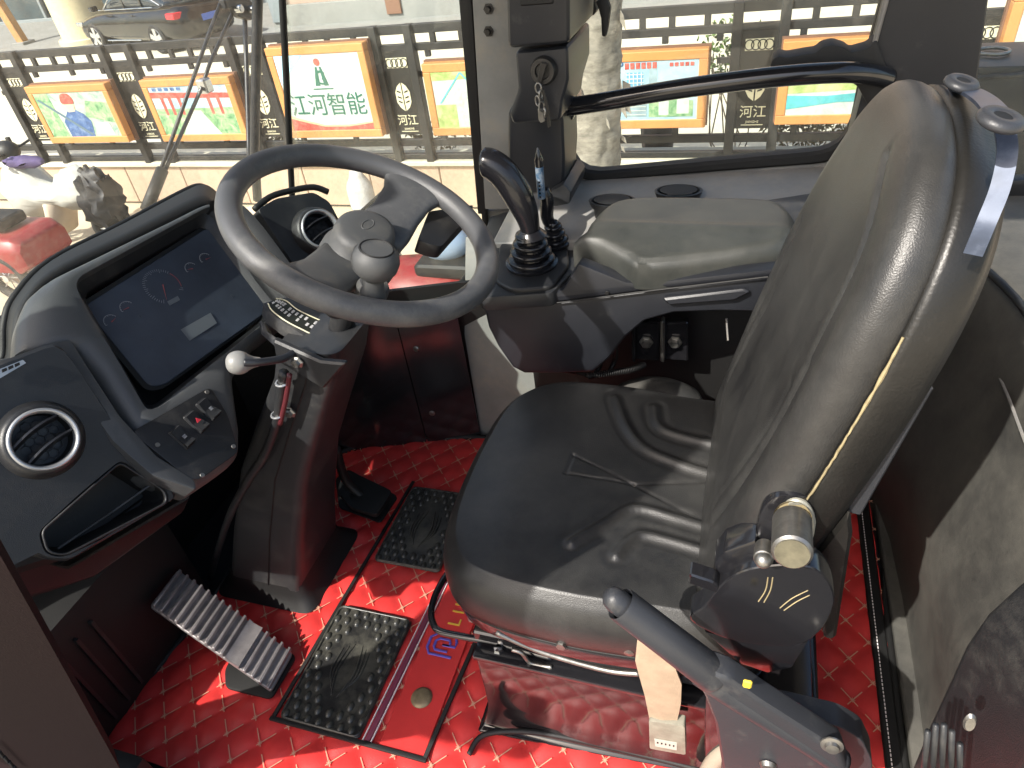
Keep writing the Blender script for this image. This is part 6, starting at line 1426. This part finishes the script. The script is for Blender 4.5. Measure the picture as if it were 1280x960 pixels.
# riser box with flared foot
rz = .205
bm = NB(); loft(bm, [[V((-.335 - f, .522 - g, z)), V((.16, .522, z)), V((.16, 1.02, z)), V((-.335 - f, 1.02, z))] for z, f, g in ((.008, .018, .030), (.014, .009, .016), (.03, .004, .006), (.06, 0, .002), (.11, 0, 0), (rz, 0, 0))]); bevel(bm, .005, 2); obj('riser_box', bm, RISER, seat, smooth=True)
bm = NB(); box(bm, (-.088, .53, rz + .006), (.50, .03, .012), None, .004, 2); obj('riser_edge', bm, GLOSS, seat, smooth=True)
p_ = V((-.30, .535, rz + .012)); bm = NB(); lathe(bm, [(0, .006), (.007, .005), (.009, 0)], p_, EZ, 6); obj('bolt', bm, CHROME, seat)
bm = NB(); tube(bm, catmull([V((-.352, .45, .016)), V((-.335, .485, .022)), V((-.26, .508, .022)), V((-.15, .517, .018)), V((.02, .518, .016)), V((.15, .518, .016))], 6), .005, 8); obj('mat_piping', bm, RUBBER, seat, smooth='all')

# seat belt strap and buckle
bel = thing('seat_belt_buckle', 'beige webbing strap with dusty buckle hanging beside the seat riser', 'seat belt', at(832, 940, y=.47))
rows = []
for (l, r), y in ((((797, 796), (838, 812)), .50), (((794, 826), (845, 838)), .492), (((798, 842), (852, 856)), .488), (((806, 870), (851, 880)), .485), (((812, 900), (845, 908)), .482)):
    a, b2 = at(*l, y=y), at(*r, y=y); rows.append([a, a.lerp(b2, .5) + V((0, -.003, 0)), b2, b2 + V((0, .003, 0)), a.lerp(b2, .5) + V((0, .001, 0)), a + V((0, .003, 0))])
bm = NB(); loft(bm, rows); obj('webbing', bm, WEB, bel, smooth=50)
bm = NB(); prism(bm, rounded([at(*q, y=.476) for q in ((811, 901), (856, 908), (857, 944), (812, 936))], .004, 3), (0, .016, 0), .003, 2); bu = obj('buckle', bm, BUCKLE, bel, smooth=True)
bm = NB(); prism(bm, [at(*q, y=.4752) for q in ((818, 924), (846, 929), (846, 938), (819, 933))], (0, .001, 0)); obj('label', bm, pm('grey_sticker', (.42, .41, .36), .5), bu)
bm = NB(); 
for k in range(5): box(bm, at(822 + k * 5, 928.5 + k, y=.4748), (.002, .0006, .004))
obj('label_print', bm, RUBBER, bu, kind='stuff')

# ================================================================ PARKING BRAKE LEVER
hb = thing('parking_brake_lever', 'grey parking brake lever with long grip in the foreground below the seat', 'lever', at(960, 950, y=.43))
def hy(q, y=.43): return at(*q, y=y)
g0, g1 = hy((772, 752)), hy((890, 842))
ax_ = (g1 - g0); ax_.normalize()
bm = NB(); lathe(bm, [(0, -.020), (.007, -.0195), (.0115, -.015), (.0135, -.007), (.0135, .02)], g0 + ax_ * .004, ax_, 24); obj('release_button', bm, LEVERG, hb, smooth='all')
bm = NB(); Lg = (g1 - g0).length; lathe(bm, [(.0155, .005), (.0180, .0), (.0190, .005), (.0196, Lg * .5), (.0206, Lg - .004), (.0195, Lg), (.0, Lg)], g0 + ax_ * .004, ax_, 32); obj('grip', bm, LEVERG, hb, smooth=40)
bm = NB(); prism(bm, [hy(q, .416) for q in ((884, 840), (912, 850), (955, 880), (1010, 915), (1052, 942), (1064, 975), (1040, 1000), (898, 1000), (902, 960), (893, 905), (880, 872), (866, 852))], (0, .031, 0), .009, 3); obj('lever_arm', bm, LEVERG, hb, smooth=True)
rg = catmull([hy(q, .430) for q in ((878, 838), (912, 862), (960, 893), (1010, 925), (1050, 952))], 6)
bm = NB(); tube(bm, rg, lambda t: .0185 - .003 * t, 16); obj('lever_spine', bm, LEVERG, hb, smooth='all')
bm = NB(); prism(bm, rounded([hy(q, .47) for q in ((965, 888), (1000, 896), (1050, 908), (1078, 925), (1090, 950), (1092, 1000), (1000, 1000), (965, 930))], .01, 3), (0, .03, 0), .010, 3); obj('pivot_housing', bm, LEVERG, hb, smooth=True)
bm = NB(); p_ = hy((1040, 935), .413); lathe(bm, [(0, .008), (.007, .007), (.008, .003), (.012, .002), (.012, 0)], p_ + V((0, .004, 0)), V((0, -1, .2)), 24); obj('pivot_bolt', bm, STEEL, hb, smooth=True)
bm = NB(); p_ = hy((933, 861), .4155); box(bm, p_ + V((0, -.001, .012)), (.009, .004, .013), None, .0015, 1); obj('yellow_mark', bm, YELLOWP, hb)
bm = NB(); p_ = hy((960, 956), .4145); lathe(bm, [(0, .006), (.008, .005), (.010, 0)], p_, V((0, -1, 0)), 16); obj('bolt', bm, STEEL, hb, smooth=True)
bm = NB(); tube(bm, catmull([at(*q, y=.50) for q in ((880, 975), (898, 945), (930, 925))], 5), .013, 10); obj('brake_cable', bm, pm('dusty_cable', (.30, .27, .21), .7), hb, smooth='all')
bm = NB(); prism(bm, [at(*q, y=.50) for q in ((880, 860), (1000, 895), (1000, 990), (880, 990))], (0, .03, 0), .01, 2); obj('bracket', bm, GLOSS, hb, smooth=True)
bm = NB(); prism(bm, [V((.165, .45, .01)), V((.185, .45, .01)), V((.185, 1.03, .01)), V((.165, 1.03, .01))], (0, 0, .10), .006, 2); obj('riser_rear_trim', bm, GLOSS, seat, smooth=True)

# ================================================================ ADDED SUN BLOCKER, mirror-shaped and unseen, that shades the front of the seat
blocker = thing('sun_blocker', 'added unseen sun blocker shaped like a tall mirror outside the open left door', 'mirror', (-1.0, -.1, 1.5))

sdh = V((-SUN_DIR.x, -SUN_DIR.y, 0))
ym = -.22
def mp(wc, z): return V(((wc + .516 * ym) / .857, ym, z))
bm = NB(); m0, m1 = mp(-.80, 0), mp(-.456, 0)
prism(bm, rounded([V((m0.x, ym, .80)), V((m1.x, ym, .80)), V((m1.x, ym, 1.74)), V((m0.x, ym, 1.74))], .03, 4), (0, .05, 0), .01, 2); obj('blocker_body', bm, PLASTIC, blocker, smooth=True)
bm = NB(); prism(bm, [V((m0.x + .02, ym + .052, .83)), V((m1.x - .02, ym + .052, .83)), V((m1.x - .02, ym + .052, 1.71)), V((m0.x + .02, ym + .052, 1.71))], (0, .002, 0)); obj('blocker_face', bm, CHROME, blocker)
bm = NB(); tube(bm, catmull([V((m0.x + .1, ym, 1.74)), V((m0.x + .15, ym + .05, 1.82)), V((-.86, .15, 1.80)), V((-.82, .50, 1.64))], 5), .014, 10); obj('blocker_arm', bm, CABDARK, blocker, smooth='all')
